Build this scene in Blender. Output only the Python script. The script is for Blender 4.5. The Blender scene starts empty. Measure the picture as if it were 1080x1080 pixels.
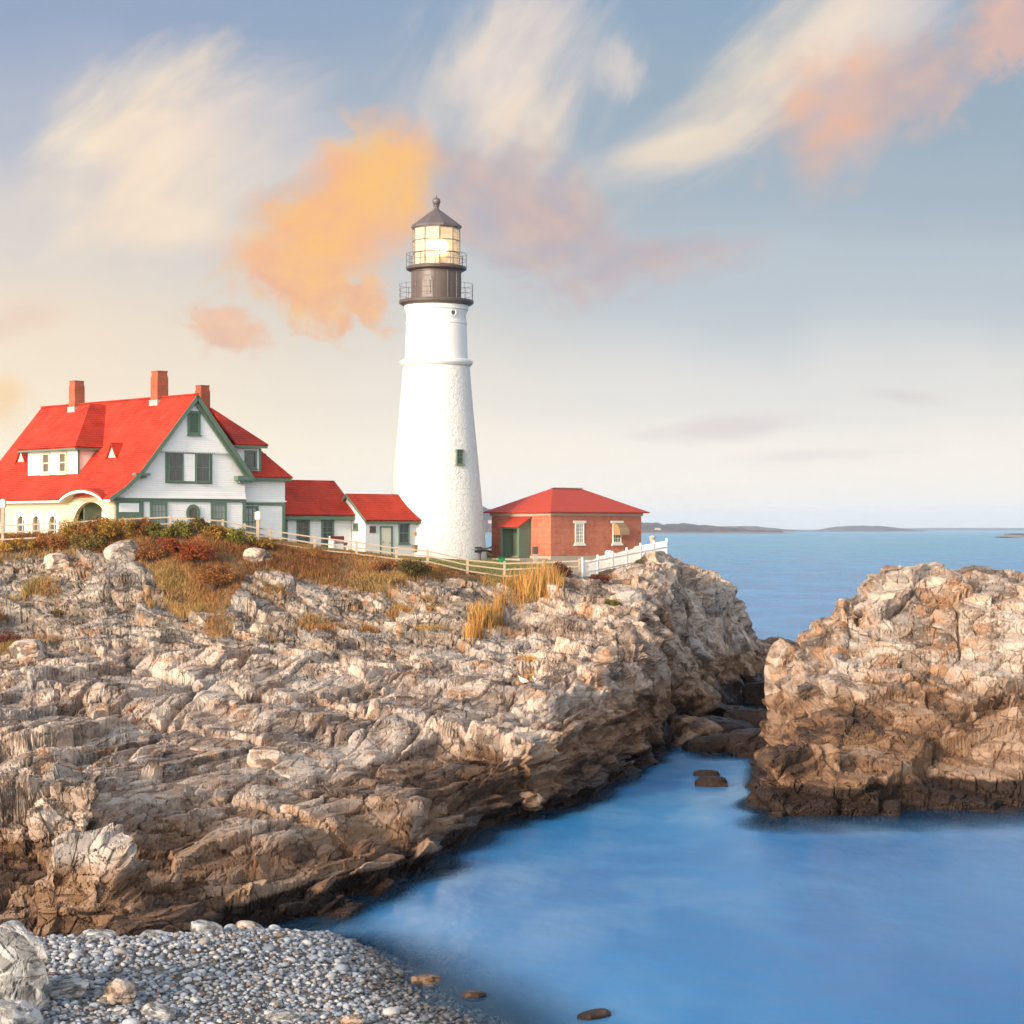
import bpy, bmesh, math, random
import numpy as np
from mathutils import Vector, Matrix, Euler
R = math.radians
random.seed(7)
SC = bpy.context.scene
COL = SC.collection
# ------------------------------------------------------------------ camera
F, H, HZ = 2200.0, 12.0, 558.0          # focal length in photo pixels, eye height above the water, horizon row
cam = bpy.data.cameras.new('camera')
cam.sensor_width = 36.0
cam.lens = 36.0 * F / 1080.0
cam.shift_y = (HZ - 540.0) / 1080.0
cam.clip_start, cam.clip_end = 0.5, 200000.0
camo = bpy.data.objects.new('camera', cam)
COL.objects.link(camo)
camo.location = (0, 0, H)
camo.rotation_euler = (R(90), 0, 0)
SC.camera = camo
SC.view_settings.view_transform = 'Standard'
SC.view_settings.look = 'None'
SC.view_settings.gamma = 1.0
EXPO = 0.85                              # exposed for the evening light, brighter than plain daylight
SC.view_settings.exposure = EXPO
SC.cycles.max_bounces = 6
SC.cycles.diffuse_bounces = 3
SC.cycles.glossy_bounces = 3
SC.cycles.transparent_max_bounces = 8
SC.cycles.volume_bounces = 1
SC.cycles.use_adaptive_sampling = True
SC.cycles.adaptive_threshold = 0.03
SC.cycles.use_denoising = True

def lin(r, g=None, b=None):
    if g is None: r, g, b = r
    f = lambda c: c / 12.92 if c <= 0.04045 else ((c + 0.055) / 1.055) ** 2.4
    return (f(r / 255.0), f(g / 255.0), f(b / 255.0), 1.0)

# ------------------------------------------------------------------ sun + sky
SUN_AZ = math.atan2(-0.62, -0.78)       # compass azimuth the light comes from (x, y): low on the left, behind the viewer
SUN_EL = R(17)
sd = bpy.data.lights.new('sun', 'SUN')
sd.energy = 2.05
sd.angle = R(6)
sd.color = (1.0, 0.77, 0.53)
so = bpy.data.objects.new('sun', sd)
COL.objects.link(so)
sv = Vector((math.sin(SUN_AZ) * math.cos(SUN_EL), math.cos(SUN_AZ) * math.cos(SUN_EL), math.sin(SUN_EL)))
so.rotation_euler = (-sv).to_track_quat('-Z', 'Y').to_euler()

W = bpy.data.worlds.new('World')
SC.world = W
W.use_nodes = True

class NT:
    """tiny node-graph writer: values may be floats, tuples or sockets"""
    def __init__(s, tree):
        s.t = tree; s.n = tree.nodes; s.l = tree.links
    def put(s, sock, v):
        if hasattr(v, 'is_linked'): s.l.new(v, sock)
        elif v is not None: sock.default_value = v
    def m(s, op, a, b=None, c=None, clamp=False):
        n = s.n.new('ShaderNodeMath'); n.operation = op; n.use_clamp = clamp
        for i, v in enumerate((a, b, c)):
            if v is not None: s.put(n.inputs[i], v)
        return n.outputs[0]
    def step(s, v, lo, hi, o0=0.0, o1=1.0):
        n = s.n.new('ShaderNodeMapRange'); n.interpolation_type = 'SMOOTHSTEP'
        s.put(n.inputs[0], v); s.put(n.inputs[1], lo); s.put(n.inputs[2], hi); s.put(n.inputs[3], o0); s.put(n.inputs[4], o1)
        return n.outputs[0]
    def mix(s, f, a, b, mode='MIX'):
        n = s.n.new('ShaderNodeMix'); n.data_type = 'RGBA'; n.blend_type = mode; n.clamp_factor = True
        s.put(n.inputs[0], f); s.put(n.inputs[6], a); s.put(n.inputs[7], b)
        return n.outputs[2]
    def noise(s, vec, scale, detail=4.0, rough=0.5, dist=0.0, lac=2.0):
        n = s.n.new('ShaderNodeTexNoise'); n.noise_dimensions = '3D'
        if vec is not None: s.put(n.inputs['Vector'], vec)
        n.inputs['Scale'].default_value = scale; n.inputs['Detail'].default_value = detail
        n.inputs['Roughness'].default_value = rough; n.inputs['Distortion'].default_value = dist
        n.inputs['Lacunarity'].default_value = lac
        return n.outputs[0]
    def vor(s, vec, scale, feature='F1', out='Distance', rnd=1.0):
        n = s.n.new('ShaderNodeTexVoronoi'); n.feature = feature
        if vec is not None: s.put(n.inputs['Vector'], vec)
        n.inputs['Scale'].default_value = scale; n.inputs['Randomness'].default_value = rnd
        return n.outputs[out]
    def comb(s, x, y, z):
        n = s.n.new('ShaderNodeCombineXYZ')
        for i, v in enumerate((x, y, z)): s.put(n.inputs[i], v)
        return n.outputs[0]
    def sep(s, v):
        n = s.n.new('ShaderNodeSeparateXYZ'); s.put(n.inputs[0], v); return n.outputs
    def ramp(s, v, stops, mode='LINEAR'):
        n = s.n.new('ShaderNodeValToRGB'); n.color_ramp.interpolation = mode
        e = n.color_ramp.elements
        while len(e) < len(stops): e.new(0.5)
        for i, (p, c) in enumerate(stops): e[i].position = p; e[i].color = c
        s.put(n.inputs[0], v)
        return n.outputs[0]
    def pos(s): return s.n.new('ShaderNodeNewGeometry').outputs['Position']
    def obj(s): return s.n.new('ShaderNodeTexCoord').outputs['Object']
    def attr(s, name, out='Fac'):
        n = s.n.new('ShaderNodeAttribute'); n.attribute_name = name; return n.outputs[out]
    def mapping(s, vec, scale=(1, 1, 1), rot=(0, 0, 0)):
        n = s.n.new('ShaderNodeMapping'); s.put(n.inputs[0], vec)
        if any(rot): n.vector_type = 'TEXTURE'; scale = tuple(1 / v for v in scale)      # turn first, then stretch
        n.inputs['Scale'].default_value = scale; n.inputs['Rotation'].default_value = rot
        return n.outputs[0]
    def bump(s, h, strength=0.5, dist=0.05, normal=None):
        n = s.n.new('ShaderNodeBump'); n.inputs['Strength'].default_value = strength; n.inputs['Distance'].default_value = dist
        s.put(n.inputs['Height'], h)
        if normal is not None: s.put(n.inputs['Normal'], normal)
        return n.outputs[0]

def build_sky():
    g = NT(W.node_tree); g.n.clear()
    tc = g.n.new('ShaderNodeTexCoord')
    d = g.sep(tc.outputs['Generated'])
    az = g.m('ARCTAN2', d[0], d[1])
    el = g.m('ARCSINE', d[2])
    K = 1000.0                                   # milliradians keep the numbers readable
    A = g.m('MULTIPLY', az, K); E = g.m('MULTIPLY', el, K)
    P = g.comb(g.m('MULTIPLY', A, 0.01), g.m('MULTIPLY', E, 0.01), 0.0)
    def pt(px, py):
        t = math.atan((px - 540) / F); return t * K, math.atan((HZ - py) / F * math.cos(t)) * K
    # clear air: cream at the horizon, blue-grey above
    warp = g.m('MULTIPLY', g.m('SUBTRACT', g.noise(P, 0.9, 3), 0.5), 40.0)
    Ew = g.m('ADD', E, warp)
    sky_r = g.ramp(g.m('DIVIDE', Ew, 320.0), [(0.0, lin(252, 241, 228)), (0.1, lin(246, 237, 225)), (0.2, lin(226, 224, 221)),
                   (0.36, lin(188, 199, 209)), (0.5, lin(166, 182, 197)), (0.65, lin(152, 173, 192)), (0.8, lin(140, 168, 196)), (1.0, lin(118, 154, 196))], 'EASE')
    sky_l = g.ramp(g.m('DIVIDE', Ew, 320.0), [(0.0, lin(255, 238, 206)), (0.12, lin(251, 234, 205)), (0.28, lin(244, 226, 203)),
                   (0.45, lin(220, 212, 208)), (0.6, lin(182, 189, 205)), (0.75, lin(150, 167, 198)), (1.0, lin(130, 156, 194))], 'EASE')
    base = g.mix(g.step(A, -260.0, 120.0), sky_l, sky_r)
    glow = g.step(E, 110.0, -10.0, 1.0, 1.12)
    base = clear = g.mix(1.0, base, g.comb(glow, g.m('MULTIPLY', glow, 0.995), g.m('MULTIPLY', glow, 0.97)), 'MULTIPLY')
    def cloud(base, px, py, rx, ry, rot, cols, amt=1.0, nscale=1.0, stretch=1.0, nrot=None, k=1.2, lo=0.35, hi=0.75, seed=0.0, detail=6.0, ckn=1.4, rough=0.55):
        """one cloud: soft ellipse in sky directions, broken up by noise"""
        ca, ce = pt(px, py); rx = rx / F * K; ry = ry / F * K; a = R(rot)
        dx = g.m('SUBTRACT', A, ca); dy = g.m('SUBTRACT', E, ce)
        x = g.m('ADD', g.m('MULTIPLY', dx, math.cos(a)), g.m('MULTIPLY', dy, math.sin(a)))
        y = g.m('SUBTRACT', g.m('MULTIPLY', dy, math.cos(a)), g.m('MULTIPLY', dx, math.sin(a)))
        r2 = g.m('ADD', g.m('POWER', g.m('DIVIDE', x, rx), 2.0), g.m('POWER', g.m('DIVIDE', y, ry), 2.0))
        body = g.m('SUBTRACT', 1.0, g.m('MULTIPLY', g.m('SQRT', r2), 0.5))
        b = a if nrot is None else R(nrot)
        x2 = g.m('ADD', g.m('MULTIPLY', dx, math.cos(b)), g.m('MULTIPLY', dy, math.sin(b)))
        y2 = g.m('SUBTRACT', g.m('MULTIPLY', dy, math.cos(b)), g.m('MULTIPLY', dx, math.sin(b)))
        q = g.comb(g.m('MULTIPLY', x2, 0.035 * nscale / stretch), g.m('MULTIPLY', y2, 0.035 * nscale), seed)
        n = g.noise(q, 1.0, detail, rough, 0.5)
        v = g.m('ADD', body, g.m('MULTIPLY', g.m('SUBTRACT', n, 0.5), k))
        mask = g.m('MULTIPLY', g.step(v, lo, hi), amt)
        cn = g.noise(q, ckn, 3.0, 0.5)
        col = g.ramp(cn, [(0.3, lin(cols[0])), (0.5, lin(cols[1])), (0.7, lin(cols[2]))])
        return g.mix(mask, base, col)
    cream = [(232, 214, 202), (248, 226, 200), (253, 234, 206)]
    pale = [(216, 206, 206), (236, 220, 208), (248, 228, 208)]
    orange = [(240, 184, 154), (248, 187, 136), (252, 194, 120)]
    mauve = [(186, 176, 184), (200, 178, 176), (214, 186, 174)]
    # thin white veils
    base = cloud(base, 160, 165, 96, 122, -40, cream, 1.0, 1.0, 2.6, 38, 0.95, 0.36, 0.92, 3.1)
    base = cloud(base, 235, 120, 130, 60, 18, pale, 0.5, 0.9, 3.0, 22, 0.9, 0.42, 1.05, 3.9)
    base = cloud(base, 175, 235, 110, 32, -4, cream, 0.8, 0.9, 2.5, 10, 0.9, 0.42, 0.95, 2.2)
    base = cloud(base, 290, 150, 120, 60, 20, pale, 0.45, 1.0, 3.0, 25, 1.0, 0.45, 0.9, 5.1)
    base = cloud(base, 535, 70, 150, 110, 60, pale, 0.9, 0.9, 2.5, 55, 0.9, 0.42, 1.0, 8.3)
    base = cloud(base, 560, 150, 85, 70, 20, cream, 0.6, 1.0, 3.0, 50, 1.1, 0.5, 0.95, 9.7)
    base = cloud(base, 650, 72, 34, 40, 50, pale, 0.6, 1.6, 2.6, 58, 1.3, 0.45, 1.0, 4.4)
    base = cloud(base, 815, 75, 200, 72, 36, cream, 0.9, 0.9, 3.0, 34, 0.9, 0.42, 1.0, 12.1)
    base = cloud(base, 735, 148, 120, 30, 18, cream, 0.7, 0.9, 4.0, 16, 1.1, 0.42, 0.95, 15.1)
    base = cloud(base, 930, 25, 110, 55, 25, pale, 0.7, 0.9, 3.5, 30, 1.1, 0.42, 0.95, 16.6)
    # mauve shaded bank right of the lighthouse
    base = cloud(base, 555, 232, 150, 90, -25, mauve, 0.92, 1.4, 1.3, None, 0.9, 0.45, 0.95, 21.0)
    base = cloud(base, 690, 272, 160, 34, 5, mauve, 0.65, 1.6, 2.2, None, 1.0, 0.48, 0.95, 23.0)
    base = cloud(base, 500, 180, 70, 30, -10, mauve, 0.7, 1.5, 1.3, None, 1.0, 0.45, 0.85, 24.5)
    # sunlit orange cumulus
    base = cloud(base, 390, 200, 92, 78, 35, orange, 1.0, 1.6, 1.2, None, 0.6, 0.46, 0.84, 31.0, 7, 0.9)
    base = cloud(base, 330, 255, 116, 72, 15, orange, 1.0, 1.6, 1.2, None, 0.65, 0.46, 0.86, 33.0, 7, 0.9)
    base = cloud(base, 338, 308, 80, 46, -20, [(238, 178, 140), (246, 188, 138), (252, 196, 130)], 0.9, 2.0, 1.2, None, 1.0, 0.45, 0.75, 35.0, 7)
    base = cloud(base, 408, 190, 52, 56, 0, [(253, 202, 110), (254, 204, 106), (255, 207, 110)], 0.6, 1.6, 1.0, None, 0.5, 0.35, 1.0, 37.0)
    base = cloud(base, 335, 262, 46, 50, 0, [(252, 198, 124), (253, 200, 122), (254, 203, 124)], 0.35, 1.6, 1.0, None, 0.5, 0.35, 1.0, 38.0)
    base = cloud(base, 242, 346, 56, 28, -8, [(228, 186, 160), (238, 190, 158), (242, 196, 160)], 0.85, 2.2, 1.3, None, 1.0, 0.46, 0.8, 39.0)
    base = cloud(base, 30, 335, 55, 28, 10, [(232, 204, 188), (238, 206, 184), (240, 208, 182)], 0.6, 1.4, 1.6, None, 1.0, 0.46, 0.95, 41.0)
    base = cloud(base, -5, 430, 50, 38, 0, [(250, 214, 166), (252, 218, 170), (254, 222, 176)], 0.95, 1.5, 1.2, None, 0.8, 0.45, 0.8, 43.0)
    # salmon puffs upper right
    base = cloud(base, 895, 112, 118, 80, 32, [(206, 186, 184), (224, 186, 170), (240, 184, 152)], 0.9, 1.4, 1.3, None, 0.65, 0.44, 0.95, 51.0, 7)
    base = cloud(base, 1000, 72, 110, 50, 35, mauve, 0.75, 1.8, 1.4, None, 0.9, 0.46, 0.8, 53.0)
    base = cloud(base, 1082, 32, 52, 56, 20, [(214, 182, 174), (222, 184, 172), (230, 188, 170)], 0.85, 1.8, 1.2, None, 0.8, 0.46, 0.75, 55.0)
    # faint low wisps
    base = cloud(base, 765, 450, 120, 18, 3, [(214, 202, 204), (218, 204, 204), (222, 208, 204)], 0.6, 1.6, 3.5, None, 0.9, 0.45, 0.95, 61.0)
    base = cloud(base, 960, 418, 60, 9, -8, mauve, 0.28, 1.6, 3.0, None, 1.0, 0.45, 0.95, 63.0)
    base = cloud(base, 870, 480, 120, 10, 2, [(224, 214, 212), (226, 216, 212), (230, 220, 212)], 0.5, 1.6, 3.5, None, 1.0, 0.45, 0.95, 65.0)
    # three skies, blended: the clouded part ahead, the clear air round it, the physical sky elsewhere (its sun stands behind the viewer)
    sk = g.n.new('ShaderNodeTexSky'); sk.sky_type = 'NISHITA'; sk.sun_disc = False
    sk.sun_elevation = SUN_EL; sk.sun_rotation = SUN_AZ; sk.air_density = 1.0; sk.dust_density = 1.5; sk.ozone_density = 1.0
    hs = g.n.new('ShaderNodeHueSaturation'); hs.inputs['Saturation'].default_value = 0.42; hs.inputs['Value'].default_value = 1.28; g.l.new(sk.outputs[0], hs.inputs['Color'])   # unseen sky greyed and brightened to light the shaded walls neutrally
    def bg(c, st):
        b = g.n.new('ShaderNodeBackground'); b.inputs[1].default_value = st; g.put(b.inputs[0], c); return b.outputs[0]
    def mixs(f, a, b):
        n = g.n.new('ShaderNodeMixShader'); g.put(n.inputs[0], f); g.l.new(a, n.inputs[1]); g.l.new(b, n.inputs[2]); return n.outputs[0]
    front = g.m('MULTIPLY', g.step(d[1], 0.25, 0.8), g.step(d[2], 0.75, 0.3))
    win = g.m('MULTIPLY', g.step(g.m('ABSOLUTE', A), 430.0, 290.0), g.step(E, 380.0, 300.0))
    out = g.n.new('ShaderNodeOutputWorld')
    g.l.new(mixs(front, bg(hs.outputs[0], 0.15), mixs(win, bg(clear, 2.0 ** -EXPO), bg(base, 2.0 ** -EXPO))), out.inputs[0])
    W.cycles.sampling_method = 'MANUAL'; W.cycles.sample_map_resolution = 512
build_sky()

# ------------------------------------------------------------------ tagging helpers
def tag(o, label=None, cat=None, group=None, kind=None):
    if label: o['label'] = label
    if cat: o['category'] = cat
    if group: o['group'] = group
    if kind: o['kind'] = kind
    return o
def empty(name, loc=(0, 0, 0), rz=0.0, label=None, cat=None, group=None):
    o = bpy.data.objects.new(name, None); COL.objects.link(o)
    o.location = loc; o.rotation_euler = (0, 0, rz); o.empty_display_size = 0.3
    return tag(o, label, cat, group)
def link(name, me, parent=None):
    o = bpy.data.objects.new(name, me); COL.objects.link(o)
    if parent is not None: o.parent = parent
    return o
def copy_tree(o, parent=None):
    c = o.copy(); COL.objects.link(c); c.parent = parent
    for ch in o.children: copy_tree(ch, c)
    return c
def px(x, y, Y):
    """photo pixel + distance -> world point"""
    return Vector(((x - 540.0) / F * Y, Y, H - (y - HZ) / F * Y))

class MB:
    """collects boxes, prisms, tubes and lathes and links them as one mesh object"""
    def __init__(s): s.v = []; s.f = []
    def add(s, vs, fs):
        o = len(s.v); s.v += [tuple(p) for p in vs]; s.f += [tuple(i + o for i in f) for f in fs]
    def box(s, x0, x1, y0, y1, z0, z1):
        s.add([(x0, y0, z0), (x1, y0, z0), (x1, y1, z0), (x0, y1, z0), (x0, y0, z1), (x1, y0, z1), (x1, y1, z1), (x0, y1, z1)],
              [(0, 3, 2, 1), (4, 5, 6, 7), (0, 1, 5, 4), (1, 2, 6, 5), (2, 3, 7, 6), (3, 0, 4, 7)])
    def prism(s, pts, d):
        """flat polygon extruded by vector d"""
        n = len(pts); d = Vector(d); pts = [Vector(p) for p in pts]
        nr = Vector((0, 0, 0))
        for i in range(n): nr += pts[i].cross(pts[(i + 1) % n])
        if nr.dot(d) > 0: pts = pts[::-1]
        vs = pts + [p + d for p in pts]
        s.add(vs, [tuple(range(n)), tuple(range(2 * n - 1, n - 1, -1))] + [(i + n, (i + 1) % n + n, (i + 1) % n, i) for i in range(n)])
    def slab(s, pts, t):
        """polygon (counter-clockwise from above) thickened downward along its normal"""
        pts = [Vector(p) for p in pts]
        nr = Vector((0, 0, 0))
        for i in range(len(pts)): nr += pts[i].cross(pts[(i + 1) % len(pts)])
        nr.normalize()
        if nr.z < 0: nr = -nr
        s.prism(pts, -nr * t)
    def tube(s, a, b, r0, r1=None, n=8, caps=True):
        a, b = Vector(a), Vector(b); r1 = r0 if r1 is None else r1
        w = (b - a).normalized(); u = w.orthogonal().normalized(); v = w.cross(u)
        vs = []
        for p, r in ((a, r0), (b, r1)):
            for i in range(n):
                t = 2 * math.pi * i / n; vs.append(p + u * (r * math.cos(t)) + v * (r * math.sin(t)))
        fs = [(i, (i + 1) % n, n + (i + 1) % n, n + i) for i in range(n)]
        if caps: fs += [tuple(range(n - 1, -1, -1)), tuple(range(n, 2 * n))]
        s.add(vs, fs)
    def bar(s, a, b, w, h):
        """rectangular bar from a to b, w across, h tall"""
        a, b = Vector(a), Vector(b); d = (b - a).normalized(); u = d.cross(Vector((0, 0, 1)))
        u = Vector((1, 0, 0)) if u.length < 1e-4 else u.normalized(); v = u.cross(d)
        vs = [p + u * (sx * w / 2) + v * (sz * h / 2) for p in (a, b) for sx, sz in ((-1, -1), (1, -1), (1, 1), (-1, 1))]
        s.add(vs, [(3, 2, 1, 0), (4, 5, 6, 7), (0, 1, 5, 4), (1, 2, 6, 5), (2, 3, 7, 6), (3, 0, 4, 7)])
    def lathe(s, prof, n=48, c=(0, 0), cap=True, a0=0.0, a1=2 * math.pi):
        full = abs(a1 - a0 - 2 * math.pi) < 1e-6; m = n if full else n + 1
        vs = [(c[0] + r * math.cos(a0 + (a1 - a0) * i / n), c[1] + r * math.sin(a0 + (a1 - a0) * i / n), z) for r, z in prof for i in range(m)]
        fs = []
        for k in range(len(prof) - 1):
            for i in range(n):
                j = (i + 1) % m; fs.append((k * m + i, k * m + j, (k + 1) * m + j, (k + 1) * m + i))
        if cap and full:
            fs.append(tuple(range(m - 1, -1, -1))); k = (len(prof) - 1) * m; fs.append(tuple(range(k, k + m)))
        s.add(vs, fs)
    def ball(s, c, r, sc=(1, 1, 1), n=12):
        prof = [(max(1e-4, math.sin(math.pi * k / n)), -math.cos(math.pi * k / n)) for k in range(n + 1)]
        o = MB(); o.lathe(prof, n * 2)
        s.add([(c[0] + x * r * sc[0], c[1] + y * r * sc[1], c[2] + z * r * sc[2]) for x, y, z in o.v], o.f)
    def build(s, name, mat, parent=None, smooth=None, bevel=0.0):
        me = bpy.data.meshes.new(name); me.from_pydata(s.v, [], s.f); me.materials.append(mat)
        bm = bmesh.new(); bm.from_mesh(me); bmesh.ops.recalc_face_normals(bm, faces=bm.faces); bm.to_mesh(me); bm.free()
        o = link(name, me, parent)
        if smooth: me.polygons.foreach_set('use_smooth', [True] * len(me.polygons)); me.set_sharp_from_angle(angle=R(smooth))
        if bevel:
            b = o.modifiers.new('bevel', 'BEVEL'); b.width = bevel; b.segments = 1; b.limit_method = 'ANGLE'; b.angle_limit = R(40)
        return o

def grid_mesh(name, P, nr, nc, mat, keep=None, smooth=False, attrs=None, parent=None):
    """(nr*nc,3) numpy points -> quad mesh"""
    idx = np.arange(nr * nc, dtype=np.int32).reshape(nr, nc)
    q = np.stack([idx[:-1, :-1], idx[:-1, 1:], idx[1:, 1:], idx[1:, :-1]], -1).reshape(-1, 4)
    if keep is not None:
        q = q[keep[q].any(axis=1)]
        used = np.zeros(nr * nc, bool); used[q.ravel()] = True
        re = np.cumsum(used) - 1; q = re[q]; P = P[used]
        attrs = {k: a[used] for k, a in (attrs or {}).items()}
    return raw_mesh(name, P, q, mat, smooth, attrs, parent)
def raw_mesh(name, P, q, mat, smooth=False, attrs=None, parent=None):
    me = bpy.data.meshes.new(name); k = q.shape[1]
    me.vertices.add(len(P)); me.vertices.foreach_set('co', P.astype(np.float32).ravel())
    me.loops.add(q.size); me.loops.foreach_set('vertex_index', q.astype(np.int32).ravel())
    me.polygons.add(len(q)); me.polygons.foreach_set('loop_start', np.arange(0, q.size, k, dtype=np.int32))
    me.polygons.foreach_set('use_smooth', np.full(len(q), smooth))
    me.update(calc_edges=True)
    for nme, a in (attrs or {}).items():
        if a.ndim == 1:
            at = me.attributes.new(nme, 'FLOAT', 'POINT'); at.data.foreach_set('value', a.astype(np.float32))
        else:
            at = me.attributes.new(nme, 'FLOAT_COLOR', 'POINT'); at.data.foreach_set('color', np.concatenate([a, np.ones((len(a), 1))], 1).astype(np.float32).ravel())
    me.materials.append(mat)
    return link(name, me, parent)

# ------------------------------------------------------------------ numpy noise
def hsh(ix, iy, iz, seed):
    h = (ix.astype(np.uint32) * np.uint32(374761393)) ^ (iy.astype(np.uint32) * np.uint32(668265263)) ^ (iz.astype(np.uint32) * np.uint32(2147483647)) ^ np.uint32((seed * 974711 + 12345) & 0xffffffff)
    h = (h ^ (h >> np.uint32(13))) * np.uint32(1274126177)
    h = (h ^ (h >> np.uint32(15))) * np.uint32(2246822519)
    return h ^ (h >> np.uint32(16))
def u01(h, k=0):
    if k: h = (h ^ np.uint32(k * 2654435 + 77)) * np.uint32(2246822519); h = h ^ (h >> np.uint32(15))
    return (h & np.uint32(0xffff)).astype(np.float32) / 65535.0
def vnoise(P, seed):
    C = np.floor(P); f = (P - C).astype(np.float32); C = C.astype(np.int64); f = f * f * (3 - 2 * f)
    r = 0
    for dx in (0, 1):
        for dy in (0, 1):
            for dz in (0, 1):
                w = (f[:, 0] if dx else 1 - f[:, 0]) * (f[:, 1] if dy else 1 - f[:, 1]) * (f[:, 2] if dz else 1 - f[:, 2])
                r = r + w * u01(hsh(C[:, 0] + dx, C[:, 1] + dy, C[:, 2] + dz, seed))
    return r
def fbm(P, seed, octv=4, gain=0.5):
    a, s, t = 1.0, 0.0, 0.0
    for o in range(octv):
        s = s + a * vnoise(P * (2.03 ** o) + o * 17.3, seed + o); t += a; a *= gain
    return s / t - 0.5
def voro(P, seed, jit=0.9):
    """nearest cell: returns border distance (F2-F1), cell hash, vector from the cell's point"""
    P = P.astype(np.float32); C = np.floor(P); Ci = C.astype(np.int64); n = len(P)
    d1 = np.full(n, 9.0, np.float32); d2 = np.full(n, 9.0, np.float32)
    hid = np.zeros(n, np.uint32); vec = np.zeros((n, 3), np.float32)
    for dx in (-1, 0, 1):
        for dy in (-1, 0, 1):
            for dz in (-1, 0, 1):
                h = hsh(Ci[:, 0] + dx, Ci[:, 1] + dy, Ci[:, 2] + dz, seed)
                vx = P[:, 0] - (C[:, 0] + dx + 0.5 + jit * (u01(h, 1) - 0.5))
                vy = P[:, 1] - (C[:, 1] + dy + 0.5 + jit * (u01(h, 2) - 0.5))
                vz = P[:, 2] - (C[:, 2] + dz + 0.5 + jit * (u01(h, 3) - 0.5))
                d = np.sqrt(vx * vx + vy * vy + vz * vz)
                nw = d < d1
                d2 = np.where(nw, d1, np.minimum(d2, d)); d1 = np.where(nw, d, d1); hid = np.where(nw, h, hid)
                vec[nw, 0] = vx[nw]; vec[nw, 1] = vy[nw]; vec[nw, 2] = vz[nw]
    return d2 - d1, hid, vec
def sstep(x, a, b):
    t = np.clip((x - a) / (b - a), 0, 1); return t * t * (3 - 2 * t)
def rock_relief(P, N, strike, dip, levels, seed, warp=0.25):
    """blocky jointed bedrock: every joint block is cut to a flat facet that follows the bedding or one of two joint sets, with open cracks between blocks"""
    c, s = math.cos(strike), math.sin(strike); cd, sn = math.cos(dip), math.sin(dip)
    def frame(V):
        along = V[:, 0] * s + V[:, 1] * c; across = V[:, 0] * c - V[:, 1] * s
        return np.stack([across * cd + V[:, 2] * sn, along, -across * sn + V[:, 2] * cd], 1).astype(np.float32)
    Q = frame(P); Nq = frame(N)
    w = np.stack([fbm(Q * 0.18 + k * 31.7, seed + 50 + k, 3) for k in range(3)], 1) * warp * 5
    Q = Q + w
    pw = np.sign(Nq) * np.abs(Nq) ** 5 * np.array([1.0, 0.8, 1.5]); pw /= np.linalg.norm(pw, axis=1, keepdims=True) + 1e-9
    rough = 0.25 + 1.5 * sstep(fbm(Q * 0.35 + 5.5, seed + 90, 3), -0.18, 0.22)      # some faces are worn smooth, others shattered
    d = np.zeros(len(P), np.float32); dc = np.zeros(len(P), np.float32); tone = np.zeros(len(P), np.float32); crack = np.zeros(len(P), np.float32); tw = 0
    for i, (sx, sy, sz, amp, cd_, flat, wgt) in enumerate(levels):
        S = np.array([sx, sy, sz], np.float32)
        jit = np.stack([fbm(Q * 0.9 / sx + k * 13.1 + i * 7, seed + 70 + k, 2) for k in range(3)], 1) * 0.16
        e, h, v = voro(Q / S + jit, seed + i * 7)
        r = u01(h, 5) - 0.5
        nc = pw * 0.8 + Nq * 0.5 + np.stack([u01(h, 6) - 0.5, (u01(h, 7) - 0.5) * 0.7, u01(h, 8) - 0.5], 1) * 0.55
        nc /= np.linalg.norm(nc, axis=1, keepdims=True)
        pl = -(nc * (v * S)).sum(1) / np.maximum((nc * Nq).sum(1), 0.45) + (Nq * (v * S)).sum(1)
        lim = 0.5 * min(sx, sz)
        k = rough if i >= 1 else 1.0
        d += (np.clip(flat * pl, -lim, lim) + amp * r) * k
        width = (0.035, 0.05, 0.07, 0.09)[min(i, 3)]
        cr = (1 - sstep(e, 0.0, width)) * np.clip(0.15 + 1.1 * u01(h, 9) ** 2, 0, 1)
        dc -= cd_ * cr * 1.7
        tone += wgt * (u01(h, 11) - 0.5); tw += wgt
        crack = np.maximum(crack, cr)
    return d, tone / tw * 2 + 0.5, dc

# ------------------------------------------------------------------ smooth interpolation of surveyed heights
class Survey:
    def __init__(s, pts, ky=0.6):
        p = np.array(pts, float); s.k = np.array([1.0, ky]); s.c = p[:, :2] * s.k
        n = len(p); D = np.sqrt(((s.c[:, None] - s.c[None]) ** 2).sum(-1) + 0.15)
        A = np.zeros((n + 3, n + 3)); A[:n, :n] = D + np.eye(n) * -0.02; A[:n, n] = A[n, :n] = 1; A[:n, n + 1:] = s.c; A[n + 1:, :n] = s.c.T
        s.w = np.linalg.solve(A, np.concatenate([p[:, 2], [0, 0, 0]]))
    def __call__(s, X, Y):
        q = np.stack([X, Y], -1).reshape(-1, 2) * s.k; out = np.empty(len(q)); n = len(s.c)
        for i in range(0, len(q), 40000):
            b = q[i:i + 40000]
            D = np.sqrt(((b[:, None] - s.c[None]) ** 2).sum(-1) + 0.15)
            out[i:i + 40000] = D @ s.w[:n] + s.w[n] + b @ s.w[n + 1:]
        return out.reshape(np.shape(X))
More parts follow.
